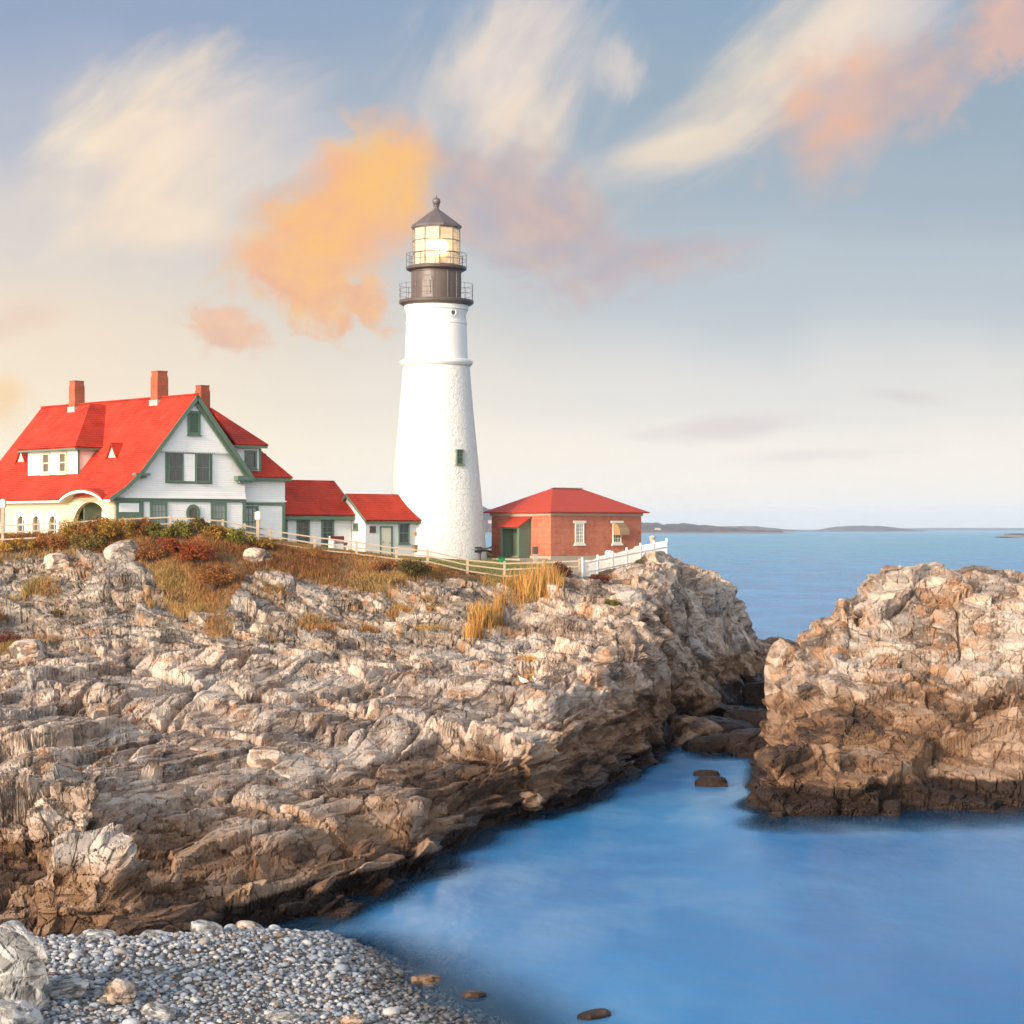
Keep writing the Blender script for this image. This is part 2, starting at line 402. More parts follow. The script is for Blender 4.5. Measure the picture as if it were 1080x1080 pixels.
def adaptive_rows(fn, T_, Ya, Yb, n):
    """distances for every bearing, packed closer where the ground is steep"""
    Yf = np.exp(np.linspace(math.log(Ya), math.log(Yb), 900)); t, y = np.meshgrid(T_[::4], Yf); z = fn(t * y, y)
    out = []
    ds = np.sqrt(np.diff(z, axis=0) ** 2 + (0.35 * np.diff(y, axis=0)) ** 2) / y[1:]
    k = np.ones(25) / 25; ds = np.apply_along_axis(lambda r: np.convolve(np.pad(r, 12, 'edge'), k, 'valid'), 1, ds)
    s = np.concatenate([np.zeros((1, ds.shape[1])), np.cumsum(ds, axis=0)])
    q = np.linspace(0, 1, n)
    Yc = np.stack([np.interp(q * s[-1, j], s[:, j], Yf) for j in range(s.shape[1])], 1)
    xi = np.arange(len(T_)) / 4.0; x0 = np.clip(np.floor(xi).astype(int), 0, Yc.shape[1] - 2); w = np.clip(xi - x0, 0, 1)
    return Yc[:, x0] * (1 - w) + Yc[:, x0 + 1] * w
def relax_rows(P, A, nr, nc):
    """slide the rows of a displaced sheet along its columns so that new steps and walls get rows of their own"""
    P = P.reshape(nr, nc, 3); D = np.diff(P, axis=0)
    ds = np.sqrt(D[..., 2] ** 2 + 0.25 * D[..., 0] ** 2 + (0.35 * D[..., 1]) ** 2) / P[1:, :, 1]
    s = np.concatenate([np.zeros((1, nc)), np.cumsum(ds, axis=0)]); r = np.arange(nr); q = np.linspace(0, 1, nr)
    U = np.stack([np.interp(q * s[-1, j], s[:, j], r) for j in range(nc)], 1)
    b = np.pad(U, ((0, 0), (3, 3)), 'edge'); U = sum(b[:, i:i + nc] for i in range(7)) / 7.0
    i0 = np.clip(np.floor(U).astype(int), 0, nr - 2); w = U - i0; jj = np.arange(nc)[None]
    f = lambda a: (a[i0, jj] * (1 - (w if a.ndim == 2 else w[..., None])) + a[i0 + 1, jj] * (w if a.ndim == 2 else w[..., None]))
    return f(P).reshape(-1, 3), [f(np.asarray(a, float).reshape(nr, nc)) for a in A]
def sheet_normals(P, nr, nc):
    P = P.reshape(nr, nc, 3); N = np.cross(np.gradient(P, axis=1), np.gradient(P, axis=0)).reshape(-1, 3)
    return N / (np.linalg.norm(N, axis=1, keepdims=True) + 1e-9)
def col(x, rows):
    """survey column seen along one bearing: (distance, photo row)"""
    return [tuple(px(x, y, Y)) for Y, y in rows]
# ------------------------------------------------------------------ materials
def material(name, rough=0.6, base=None, spec=0.3):
    m = bpy.data.materials.new(name); m.use_nodes = True
    g = NT(m.node_tree); b = g.n['Principled BSDF']
    b.inputs['Roughness'].default_value = rough; b.inputs['Specular IOR Level'].default_value = spec
    if base is not None: b.inputs['Base Color'].default_value = base
    return m, g, b
def weathered(name, rgb, rough=0.6, var=0.25, scale=1.5, bumpd=0.01, spec=0.3, fine=18.0):
    """painted or bare surface with uneven weathering"""
    m, g, b = material(name, rough, None, spec)
    P = g.obj(); n = g.noise(P, scale, 5, 0.6); n2 = g.noise(P, fine, 3, 0.6)
    c0 = tuple(v * (1 - var) for v in rgb[:3]) + (1,); c1 = tuple(min(1, v * (1 + var * 0.6)) for v in rgb[:3]) + (1,)
    c = g.mix(g.m('ADD', g.m('MULTIPLY', n, 0.7), g.m('MULTIPLY', n2, 0.3)), c0, c1)
    g.put(b.inputs['Base Color'], c)
    if bumpd: g.put(b.inputs['Normal'], g.bump(n2, 0.5, bumpd))
    return m

def mk_rock(name, hue, iron=0.56):
    m, g, b = material(name, 0.85, None, 0.25)
    P = g.pos()
    tone = g.attr('tone'); wet = g.attr('wet'); soil = g.attr('soil'); beach = g.attr('beach'); lawn = g.attr('lawn'); path = g.attr('path')
    P2 = g.mapping(P, (1.0, 0.35, 1.6), (0, 0, R(-19)))
    n2 = g.noise(P2, 1.1, 5, 0.65); n3 = g.noise(P2, 6.0, 4, 0.7)
    v = g.m('ADD', g.m('MULTIPLY', tone, 0.72), g.m('ADD', g.m('MULTIPLY', n2, 0.36), g.m('SUBTRACT', g.m('MULTIPLY', n3, 0.22), 0.12)))
    dry = g.ramp(v, [(0.2, hue[0]), (0.42, hue[1]), (0.58, hue[2]), (0.8, hue[3])])
    lich = g.attr('lichen')
    dry = g.mix(g.m('MULTIPLY', lich, g.step(g.noise(P2, 1.4, 4, 0.65), 0.36, 0.62)), dry, g.mix(n3, (0.10, 0.082, 0.062, 1), (0.26, 0.215, 0.165, 1)))
    # joints with crack shade put into the colour, broken up to come and go
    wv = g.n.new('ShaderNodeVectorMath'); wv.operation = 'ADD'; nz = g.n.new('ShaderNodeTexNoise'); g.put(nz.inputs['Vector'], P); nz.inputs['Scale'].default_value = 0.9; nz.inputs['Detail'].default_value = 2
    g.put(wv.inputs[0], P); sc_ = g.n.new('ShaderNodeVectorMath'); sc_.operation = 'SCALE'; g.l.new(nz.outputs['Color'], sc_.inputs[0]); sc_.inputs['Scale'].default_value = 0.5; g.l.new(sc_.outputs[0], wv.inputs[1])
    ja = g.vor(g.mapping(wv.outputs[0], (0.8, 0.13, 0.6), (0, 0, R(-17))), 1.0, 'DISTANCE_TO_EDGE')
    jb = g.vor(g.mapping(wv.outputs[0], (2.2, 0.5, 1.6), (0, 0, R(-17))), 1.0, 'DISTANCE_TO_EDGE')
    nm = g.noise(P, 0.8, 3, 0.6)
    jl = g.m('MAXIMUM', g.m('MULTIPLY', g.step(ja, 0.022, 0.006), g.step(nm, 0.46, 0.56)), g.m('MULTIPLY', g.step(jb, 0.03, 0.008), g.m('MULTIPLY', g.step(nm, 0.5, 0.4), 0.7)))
    # iron staining, grey lichen, white quartz
    dry = g.mix(g.m('MULTIPLY', g.step(g.noise(P, 0.55, 5, 0.65), iron, iron + 0.1), 0.65), dry, (0.40, 0.2, 0.09, 1))
    dry = g.mix(g.m('MULTIPLY', g.step(g.noise(P, 0.31, 4, 0.6), 0.52, 0.64), 0.55), dry, (0.33, 0.31, 0.29, 1))
    dry = g.mix(g.m('MULTIPLY', g.step(g.noise(P2, 2.7, 6, 0.7), 0.56, 0.66), 0.55), dry, (0.56, 0.5, 0.45, 1))
    brown = g.ramp(v, [(0.2, (0.06, 0.034, 0.022, 1)), (0.45, (0.17, 0.092, 0.05, 1)), (0.65, (0.25, 0.145, 0.082, 1)), (0.85, (0.33, 0.22, 0.15, 1))])
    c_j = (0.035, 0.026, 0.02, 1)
    weed = g.mix(g.noise(P, 3.0, 4), (0.008, 0.006, 0.004, 1), (0.045, 0.022, 0.012, 1))
    wj = g.m('ADD', wet, g.m('MULTIPLY', g.m('SUBTRACT', g.noise(P2, 0.7, 5, 0.65), 0.5), 0.9))
    c = g.mix(g.step(wj, 0.25, 0.75), dry, brown)
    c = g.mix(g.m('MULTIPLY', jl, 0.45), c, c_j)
    c = g.mix(g.step(wj, 1.2, 1.5), c, weed)
    dirt = g.mix(g.noise(P, 2.2, 5, 0.7), (0.10, 0.065, 0.03, 1), (0.26, 0.17, 0.075, 1))
    sj = g.m('ADD', soil, g.m('MULTIPLY', g.m('SUBTRACT', g.noise(P, 1.3, 4, 0.65), 0.5), 0.9))
    c = g.mix(g.step(sj, 0.45, 0.6), c, dirt)
    grass = g.mix(g.noise(P, 1.2, 5, 0.7), (0.14, 0.15, 0.045, 1), (0.26, 0.23, 0.085, 1))
    c = g.mix(lawn, c, grass)
    gravel = g.mix(g.noise(P, 4.0, 5, 0.7), (0.33, 0.27, 0.20, 1), (0.46, 0.38, 0.29, 1))
    c = g.mix(path, c, gravel)
    sand = g.mix(g.noise(P, 7.0, 4, 0.7), (0.1, 0.085, 0.07, 1), (0.2, 0.175, 0.15, 1))
    c = g.mix(beach, c, sand)
    g.put(b.inputs['Base Color'], c)
    g.put(b.inputs['Roughness'], g.step(wj, 0.7, 1.6, 0.85, 0.42))
    hgt = g.m('ADD', g.m('ADD', g.m('MULTIPLY', n3, 0.6), g.m('MULTIPLY', g.noise(P, 16.0, 3, 0.7), 0.35)), g.m('MULTIPLY', jl, -0.6))
    g.put(b.inputs['Normal'], g.bump(hgt, 0.75, 0.14))
    return m
M = {}
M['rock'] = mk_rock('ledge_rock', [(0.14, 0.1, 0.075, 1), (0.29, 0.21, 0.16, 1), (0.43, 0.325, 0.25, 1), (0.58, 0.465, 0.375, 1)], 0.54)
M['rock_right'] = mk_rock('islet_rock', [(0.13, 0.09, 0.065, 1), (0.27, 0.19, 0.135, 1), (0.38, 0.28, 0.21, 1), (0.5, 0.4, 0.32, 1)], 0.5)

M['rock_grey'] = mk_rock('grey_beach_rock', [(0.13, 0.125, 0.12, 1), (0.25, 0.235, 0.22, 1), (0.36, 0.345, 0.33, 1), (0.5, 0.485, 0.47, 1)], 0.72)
def mk_water():
    m, g, b = material('sea_water', 0.25, None, 0.35)
    P = g.pos(); dep = g.attr('depth')
    s = g.sep(P)
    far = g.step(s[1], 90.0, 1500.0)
    q = g.mapping(P, (0.07, 0.032, 0.1))
    n = g.noise(q, 1.0, 4, 0.5, 0.3)
    near = g.mix(g.step(n, 0.35, 0.68), (0.016, 0.17, 0.42, 1), (0.04, 0.255, 0.53, 1))
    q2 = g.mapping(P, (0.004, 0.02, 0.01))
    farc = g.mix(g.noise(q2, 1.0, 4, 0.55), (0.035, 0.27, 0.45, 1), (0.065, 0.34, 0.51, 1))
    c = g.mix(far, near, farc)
    # milky wash left by the surf round the rocks
    surf = g.attr('surf')
    wash = g.m('MULTIPLY', surf, g.step(g.noise(g.mapping(P, (0.28, 0.13, 0.1)), 1.0, 3, 0.5, 0.3), 0.4, 0.75))
    c = g.mix(g.m('MULTIPLY', wash, 0.5), c, (0.3, 0.5, 0.65, 1))
    g.put(b.inputs['Base Color'], c)
    b.inputs['IOR'].default_value = 1.33
    rip = g.noise(g.mapping(P, (0.7, 0.35, 0.5)), 1.0, 3, 0.5)
    g.put(b.inputs['Normal'], g.bump(rip, 0.35, 0.2))
    tr = g.n.new('ShaderNodeBsdfTransparent'); tr.inputs[0].default_value = (0.72, 0.80, 0.84, 1)
    mx = g.n.new('ShaderNodeMixShader')
    g.put(mx.inputs[0], g.step(dep, 0.0, 1.4, 0.12, 1.0))
    g.l.new(tr.outputs[0], mx.inputs[1]); g.l.new(b.outputs[0], mx.inputs[2])
    g.l.new(mx.outputs[0], g.n['Material Output'].inputs[0])
    return m
M['water'] = mk_water()

# ------------------------------------------------------------------ headland
def C(x, rows): HP.extend(col(x, rows))
HP = []
for x in (-230, -110, 0):
    C(x, [(190, 550), (160, 556), (140, 563), (128, 572), (123, 596), (119.5, 625), (117, 645), (105, 690), (92, 742), (82, 790)])
C(0, [(75, 822), (66.5, 840), (64.5, 895), (62, 915), (59.5, 915), (57.5, 975), (55.5, 985)])
C(-110, [(72, 830), (62, 900), (56, 970)])
C(60, [(140, 563), (128, 570), (123, 594), (119, 632), (114, 662), (104, 694), (92, 745), (82, 785), (74, 800), (68, 822), (66.3, 832), (64.8, 890), (62.5, 905), (60, 900), (58, 970), (55.5, 985)])
C(105, [(69, 815), (66.4, 828), (65, 885), (62, 920), (59.6, 905), (58, 968)])
C(130, [(74, 822), (69, 850), (66, 882), (62.5, 915), (60, 918), (58, 965), (55.5, 985)])
C(150, [(165, 553), (140, 560), (128, 563), (122, 595), (118, 627), (112, 660), (104, 690), (92, 740), (82, 790), (74, 832), (66, 885), (61.5, 935), (58, 970)])
C(210, [(140, 560), (128, 563), (124, 585), (118, 640), (111, 668), (103, 696), (92, 745), (82, 798), (73, 846), (66, 895), (61.5, 950), (59, 975), (57.5, 985)])
C(250, [(129, 568), (124, 590), (119, 620), (113, 652), (105, 686), (93, 742), (84, 790), (75, 838), (68, 885)])
C(300, [(165, 565), (145, 573), (128.5, 579), (123, 600), (118, 636), (112, 666), (104, 697), (94, 742), (84, 790), (75, 840), (69, 880), (65.5, 915), (63.3, 945), (62.3, 978), (61.3, 995)])
C(350, [(140, 580), (129, 585), (123, 606), (118, 640), (112, 668), (104, 700), (94, 745), (84, 795), (77, 835), (71, 878), (67, 918), (64.6, 945), (63.4, 980), (62, 1003)])
C(400, [(165, 575), (147, 585), (129.5, 590), (124, 612), (119, 642), (113, 667), (104, 702), (94, 746), (85, 792), (79, 830), (74, 866), (70.5, 898), (68.2, 928), (67, 962), (65, 1000)])
C(450, [(130, 596), (124, 614), (119, 640), (112, 670), (104, 703), (95, 746), (86, 796), (80, 832), (76, 862), (73.2, 890), (72, 925), (70, 970)])
C(490, [(165, 580), (147, 589.5), (131, 603), (124, 617), (119, 642), (112, 673), (104, 707), (96, 747), (88, 793), (83, 826), (80.5, 850), (78.5, 890), (76.5, 925)])
C(530, [(131, 611), (127, 617), (122, 645), (118, 668), (110, 686), (102, 716), (95, 753), (88, 792), (85.5, 812), (84, 865), (82, 900)])
C(560, [(165, 581), (147, 590), (131, 609), (126, 614), (121, 640), (116, 655), (108, 688), (100, 722), (93, 758), (88.5, 785), (87, 800), (86.2, 862), (84, 890)])
C(590, [(131, 607), (126, 616), (120, 650), (114, 668), (106, 696), (98, 733), (92, 770), (90, 790), (88.5, 850), (86.5, 880)])
C(620, [(165, 581), (147, 590), (132, 608), (127, 613), (122, 636), (115, 664), (107, 698), (103, 720), (100, 745), (95.5, 780), (93, 812), (91, 850), (88.5, 880)])
C(650, [(147, 590), (136, 600), (130, 612), (123, 640), (116, 664), (111, 684), (107, 706), (103.5, 740), (100, 780), (98, 822), (95.5, 850)])
C(680, [(147, 589), (138, 592), (131, 603), (125, 627), (118, 655), (113, 680), (110.7, 697), (108.5, 745), (106.5, 790), (104.5, 816), (101, 840)])
C(700, [(145, 588.5), (141, 589), (133, 603), (127, 628), (121, 660), (117.5, 690), (114.5, 740), (112.5, 785), (110, 808), (106, 830)])
C(712, [(147, 588), (142.5, 588), (137, 598), (131.5, 630), (125.5, 690), (121.5, 740), (118, 778), (115, 795)])
C(722, [(152, 606), (145, 612), (141, 630), (135, 690), (128, 750)])
C(730, [(160, 606), (150, 613), (144, 640), (138, 690), (132, 730), (126, 760), (118, 784)])
C(745, [(160, 607), (152, 612), (147, 640), (142, 690), (137, 725), (133, 745)])
C(768, [(160, 618), (153, 625), (150, 660), (146, 700), (143, 730)])
C(785, [(160, 640), (156, 648), (153, 680), (150, 712)])
C(795, [(170, 672), (163, 680), (157, 690), (152, 715)])
C(740, [(128, 756), (122, 772), (116, 785), (112, 796), (109, 812)])
C(775, [(140, 750), (132, 753), (124, 768), (117, 784), (112.5, 797), (109, 812)])
C(770, [(150, 737), (144, 745)])
C(815, [(190, 676), (175, 682), (165, 695), (158, 712), (150, 728), (142, 740), (134, 752), (124, 770), (116, 790), (110, 810)])
C(870, [(185, 690), (165, 705), (145, 745), (130, 775)])
# beach falling gently into the cove
for x, Y, z in ((-16, 50, 2.0), (-13.4, 52, 1.6), (-11.5, 53.5, 1.5), (-13, 44, 1.6), (-9.4, 54.5, 1.35), (-8, 56.5, 1.15), (-9, 46, 1.15), (-6.5, 58.5, .75), (-6.2, 50, .75), (-5.5, 45, .7), (-5.4, 61, .12),
                (-4.2, 56.5, .32), (-3.1, 56.4, .0), (-3.2, 51, .3), (-2.2, 47, .3), (-1.2, 51, 0), (0.3, 46.5, 0), (0.9, 43, 0), (-2, 56, -.35), (0.2, 51.5, -.35), (1.8, 46, -.4), (-4, 61, -.4), (-1.5, 60, -1.0), (1.5, 56, -1.3), (4.5, 50, -1.6), (-13, 38, 1.6), (-5, 38, .8), (2, 38, -.2)):
    HP.append((x, Y, z))
for x, Y in ((3, 66), (8, 60), (14, 55), (0, 69), (4, 77), (10, 72), (18, 66), (5, 85), (12, 85), (20, 80), (9, 96), (15, 98), (13, 106), (24, 95), (30, 70), (36, 90), (26, 115), (40, 120), (14, 110)):
    HP.append((x, Y, -3.0 if x > 5 else -2.2))
for t in (-0.36, -0.2, -0.08, 0.0):
    HP.append((t * 205, 205, 9.5))
for x, Y in ((8, 200), (16, 215), (22, 205), (35, 205), (45, 180), (40, 160)): HP.append((x, Y, -3.0))
survey = Survey(HP)

NT_, NY_ = 1480, 1850
T = np.linspace(-0.345, 0.165, NT_)
YY = np.concatenate([np.exp(np.linspace(math.log(41.0), math.log(172.0), NY_ - 40)), np.linspace(173, 214, 40)])
yy = np.concatenate([adaptive_rows(survey, T, 41.0, 172.0, NY_ - 40), np.repeat(np.linspace(173, 214, 40)[:, None], NT_, 1)])
tt = np.repeat(T[None], NY_, 0)
xx = tt * yy
zz = survey(xx, yy)
def veg_masks(X, Y, Z):
    """soil / lawn / path / beach cover of the headland"""
    pxx = X / Y * F + 540
    n = fbm(np.stack([X * 0.22, Y * 0.16, Z * 0], -1).reshape(-1, 3), 91, 4).reshape(X.shape)
    # edge of the vegetation: distance where grass gives way to rock, by bearing
    edge = np.interp(pxx, [-300, 0, 60, 120, 160, 190, 235, 260, 300, 360, 420, 480, 500, 545, 590, 600, 640, 660, 690, 712],
                     [123, 124, 124, 123.5, 120, 114, 114, 121, 121.5, 122, 123.5, 126, 128, 128, 127.5, 129, 132, 136, 141, 144])
    veg = sstep(Y - edge + n * 7, -1.2, 1.2) * (1 - sstep(pxx, 708, 716)) * (1 - sstep(pxx, 640, 700) * 0.6)
    # tongue of tall yellow reeds below the fence
    def spot(cx, cY, rx, rY): return np.exp(-((pxx - cx) / rx) ** 2 - ((Y - cY) / rY) ** 2)
    reeds = sstep(spot(517, 118, 16, 5) + spot(560, 125, 26, 3.5) + n * 0.6, 0.45, 0.75)
    tufts = sstep(fbm(np.stack([X * 0.45, Y * 0.3, Z * 0 + 3.3], -1).reshape(-1, 3), 95, 4).reshape(X.shape), 0.10, 0.2) * sstep(Y, 109, 114) * (1 - sstep(Y, 126, 128)) * (1 - sstep(pxx, 440, 490))
    patch = sstep(spot(225, 112, 30, 5) + spot(10, 108, 22, 3) + spot(330, 114, 25, 2.5) + spot(420, 118, 20, 2) + n * 1.2, 0.55, 0.9)
    veg = np.maximum(np.maximum(veg, tufts * 0.7), np.maximum(reeds, patch * 0.8))
    lawn = sstep(pxx, 395, 450) * (1 - sstep(pxx, 600, 625)) * sstep(Y, 130.5, 132) * (1 - sstep(Y, 160, 170))
    lawn = np.maximum(lawn, sstep(Y, 131, 134) * (1 - sstep(pxx, 380, 420)) * 0.6)
    path = sstep(pxx, 525, 560) * (1 - sstep(pxx, 705, 712)) * sstep(Y, 138.5, 140.5)
    path = np.maximum(path, sstep(pxx, 575, 610) * (1 - sstep(pxx, 618, 624)) * sstep(Y, 129.0, 130.0) * 0.9) * sstep(Y - np.interp(pxx, [600, 614, 703, 712], [128, 130, 143.5, 145]), -0.6, 0.6)
    lawn = lawn * (1 - path)
    yb = np.interp(pxx, [-300, 30, 120, 200, 260, 300, 350, 400, 700], [52.5, 54, 54.6, 56, 58, 60, 62.2, 62.5, 62.5])
    beach = 1 - sstep(Y - yb + n * 0.8, -0.35, 0.35)
    return veg, lawn, path, beach, reeds
veg, lawn, path, beach, reeds = veg_masks(xx, yy, zz)
P0 = np.stack([xx, yy, zz], -1)
du = np.gradient(P0, axis=1); dv = np.gradient(P0, axis=0)
# broad normals: blur the slope so blocks stand out of the cliff faces
N = np.cross(du, dv); N /= np.linalg.norm(N, axis=-1, keepdims=True) + 1e-9
Pf = P0.reshape(-1, 3)
LEV = [(3.2, 15.0, 2.2, 0.55, 0.28, 0.45, 0.6), (1.25, 5.0, 1.2, 0.2, 0.18, 0.3, 0.8), (0.55, 2.0, 0.6, 0.055, 0.09, 0.2, 0.8), (0.26, 0.7, 0.22, 0.015, 0.03, 0.12, 0.5)]
d, tone, dc = rock_relief(Pf, N.reshape(-1, 3), R(17), R(14), LEV[:2], 11, 0.16)
d2, tone2, dc2 = rock_relief(Pf, N.reshape(-1, 3), R(-24), R(-30), [(2.6, 3.6, 2.2, 0.55, 0.2, 0.55, 0.6), (1.2, 1.7, 1.1, 0.2, 0.11, 0.4, 0.8), ], 29)
pxf = (Pf[:, 0] / Pf[:, 1] * F + 540)
# upper bluff under the fence and the eastern point are broken into steeper blocks than the smooth slabs
wgt = np.clip(sstep(Pf[:, 1] + fbm(Pf * 0.15, 5, 3) * 14, 101, 110) + sstep(pxf, 700, 740), 0, 1)
slab = sstep(pxf, 90, 190) * (1 - sstep(pxf, 540, 620)) * sstep(Pf[:, 1], 70, 76) * (1 - sstep(Pf[:, 1], 98, 106))   # smooth pale slabs
d = d * (1 - 0.6 * slab)
joints = [((-17, 66), (-14.2, 92), .25, .5), ((-16.8, 80), (-13.2, 104), .3, .7), ((-12, 68), (-6.5, 96), .2, .45), ((-8, 74), (-2.5, 98), .2, .4), ((-22, 92), (-17, 110), .3, .5), ((-5, 80), (1.5, 104), .2, .4),
          ((-16, 92), (-9, 85), .2, .4), ((-11, 76), (-5, 71), .18, .4), ((-9, 97), (-1, 90), .2, .4), ((-19, 74), (-13, 69), .2, .45), ((-14, 60), (-8, 66), .2, .5), ((-6, 66), (-2.5, 74), .2, .4), ((2, 92), (3.5, 108), .2, .4)]
dj = np.zeros(len(Pf))
for (ax, ay), (bx, by), jw, jd in joints:      # long open joints in the slabs
    wx = Pf[:, 0] + fbm(Pf * 0.35, 55, 3) * 1.1; dxy = np.array([bx - ax, by - ay], float); L2 = (dxy ** 2).sum()
    tt_ = np.clip(((wx - ax) * dxy[0] + (Pf[:, 1] - ay) * dxy[1]) / L2, 0, 1); dist = np.hypot(wx - ax - tt_ * dxy[0], (Pf[:, 1] - ay - tt_ * dxy[1]))
    dj = dj - jd * np.exp(-(dist / (jw * 0.7)) ** 2)
    d = d + 0.12 * np.sign(wx - ax - tt_ * dxy[0]) * np.exp(-(dist / 1.5) ** 2)
d = d * (1 - wgt) + d2 * wgt; tone = tone * (1 - wgt) + tone2 * wgt; dc = np.where(wgt > 0.5, dc2, dc) * (1 - 0.3 * slab)
# ledges: bedding steps down the slope
bed = Pf[:, 2] + 0.10 * (Pf[:, 0] * 0.95 - Pf[:, 1] * 0.32) + fbm(Pf * np.array([0.12, 0.05, 0.1]), 71, 4) * 2.0
def terrace(s, T_): 
    k = s / T_; f = k - np.floor(k); return (np.floor(k) + sstep(f, 0.72, 1.0) - k) * T_
d = d + (terrace(bed, 1.05) * 0.62 + terrace(bed * 1.0 + 3.3, 0.4) * 0.6) * (1 - 0.7 * wgt) * (1 + 0.5 * sstep(Pf[:, 2], 3.2, 2.0))
d = d + fbm(Pf * 0.3, 77, 3) * 0.3
def soften(a, nr, nc, kx, ky):
    a = a.reshape(nr, nc)
    for k, ax in ((kx, 1), (ky, 0)):
        h = len(k) // 2; pw_ = [(0, 0), (0, 0)]; pw_[ax] = (h, h); b = np.pad(a, pw_, 'edge'); r = 0
        for i, w in enumerate(k): r = r + w * (b[:, i:i + nc] if ax else b[i:i + nr])
        a = r
    return a.ravel()
K5 = np.array([1, 2, 3, 2, 1]) / 9.0; K3 = np.array([1, 2, 1]) / 4.0
stp = sstep(N.reshape(-1, 3)[:, 2], 0.75, 0.45); d = soften(d, NY_, NT_, np.array([0.12, 0.76, 0.12]), np.array([0.22, 0.56, 0.22])) + soften(dc, NY_, NT_, np.array([0.12, 0.76, 0.12]), np.array([0.1, 0.8, 0.1])) + dj * (1 - wgt)
damp = (1 - 0.93 * np.clip(veg + lawn + path, 0, 1)).ravel() * (1 - 0.97 * beach.ravel())
plateau = sstep(Pf[:, 1] - np.interp(pxf, [0, 600, 625, 690, 712], [129, 129, 132.5, 141.5, 145]), 0, 3) * (Pf[:, 2] > 8.5) * (pxf < 712)
damp = damp * (1 - 0.95 * plateau)
chan = sstep(pxf, 705, 730) * (1 - sstep(Pf[:, 2], 1.5, 3.0)); damp = damp * (1 - 0.5 * chan)
low = sstep(Pf[:, 2], -2.5, 1.0); damp = damp * (0.5 + 0.5 * low)
Pn = Pf + N.reshape(-1, 3) * (d * damp)[:, None]
# the broken faces themselves carry finer blocks and cracks
Pn, (tone, veg, lawn, path, beach, damp, chan, plateau, wgt) = relax_rows(Pn, (tone, veg, lawn, path, beach, damp, chan, plateau, wgt), NY_, NT_)
tone, damp, chan, plateau, wgt = (a.ravel() for a in (tone, damp, chan, plateau, wgt)); Pf = Pn.copy(); yy = Pf[:, 1].reshape(NY_, NT_)
pxf = Pf[:, 0] / Pf[:, 1] * F + 540
slab_r = sstep(pxf, 90, 190) * (1 - sstep(pxf, 540, 620)) * sstep(Pf[:, 1], 70, 76) * (1 - sstep(Pf[:, 1], 98, 106))
Ns = sheet_normals(Pf, NY_, NT_)
d, t2, dc = rock_relief(Pf, Ns, R(17), R(14), [(0.9, 2.4, 0.6, 0.075, 0.13, 0.22, 0.9), (0.38, 0.8, 0.28, 0.02, 0.055, 0.18, 0.7)], 211, 0.06)
tone = tone * 0.55 + t2 * 0.45
Pn = Pf + Ns * ((soften(d, NY_, NT_, np.array([0.1, 0.8, 0.1]), np.array([0.15, 0.7, 0.15])) + dc) * damp * (1 - 0.35 * slab_r))[:, None]
Pn[:, 2] += chan * 0.35 * sstep(Pf[:, 2], -0.6, 0.1)
Pn[:, 2] += (fbm(Pf * 1.1, 97, 3) * 0.35 * (np.clip(veg, 0, 1).ravel() * (1 - plateau)))
zb = np.interp(pxf, [0, 300, 480, 620, 700, 760], [2.3, 2.1, 2.3, 3.2, 3.4, 3.0])      # upper limit of the brown tide-stained band
wet = np.clip((zb - Pn[:, 2]) / zb * 1.1 + 0.5, -1, 2)
wet = np.where(Pn[:, 2] < 0.8, np.maximum(wet, 1.3 + (0.8 - Pn[:, 2]) * 1.4), wet)
wet = np.where((pxf > 700) & (Pn[:, 2] < 1.5), np.maximum(wet, 1.7), wet)
def regular(a):
    a = a.reshape(NY_, NT_); return np.stack([np.interp(YY, yy_head[:, j], a[:, j]) for j in range(NT_)], 1)
yy_head = np.maximum.accumulate(yy + np.arange(NY_)[:, None] * 1e-7, axis=0); ZG = regular(Pn[:, 2]); veg_r, lawn_r, path_r, beach_r = regular(veg), regular(lawn), regular(path), regular(beach)
headland = grid_mesh('headland', Pn, NY_, NT_, M['rock'], keep=Pn[:, 2] > -2.0,
                     attrs={'lichen': sstep(Pf[:, 1] + fbm(Pf * 0.2, 33, 3) * 12, 104, 112) * (1 - sstep(pxf, 480, 600)) * 0.9, 'tone': tone, 'wet': wet, 'soil': np.clip(veg, 0, 1).ravel(), 'beach': beach.ravel(), 'lawn': np.clip(lawn, 0, 1).ravel(), 'path': np.clip(path, 0, 1).ravel()})
tag(headland, kind='structure')
_i = np.arange
def ground(x, y):
    """height of the finished headland at a point"""
    t = np.clip((np.asarray(x) / np.asarray(y) - T[0]) / (T[1] - T[0]), 0, NT_ - 1.001); k = np.clip(np.interp(y, YY, _i(NY_)), 0, NY_ - 1.001)
    i, j = np.floor(k).astype(int), np.floor(t).astype(int); a, b = k - i, t - j
    return (ZG[i, j] * (1 - a) * (1 - b) + ZG[i + 1, j] * a * (1 - b) + ZG[i, j + 1] * (1 - a) * b + ZG[i + 1, j + 1] * a * b)
def cover(mask, x, y):
    t = np.clip((x / y - T[0]) / (T[1] - T[0]), 0, NT_ - 1).astype(int); k = np.clip(np.interp(y, YY, _i(NY_)), 0, NY_ - 1).astype(int)
    return mask[k, t]

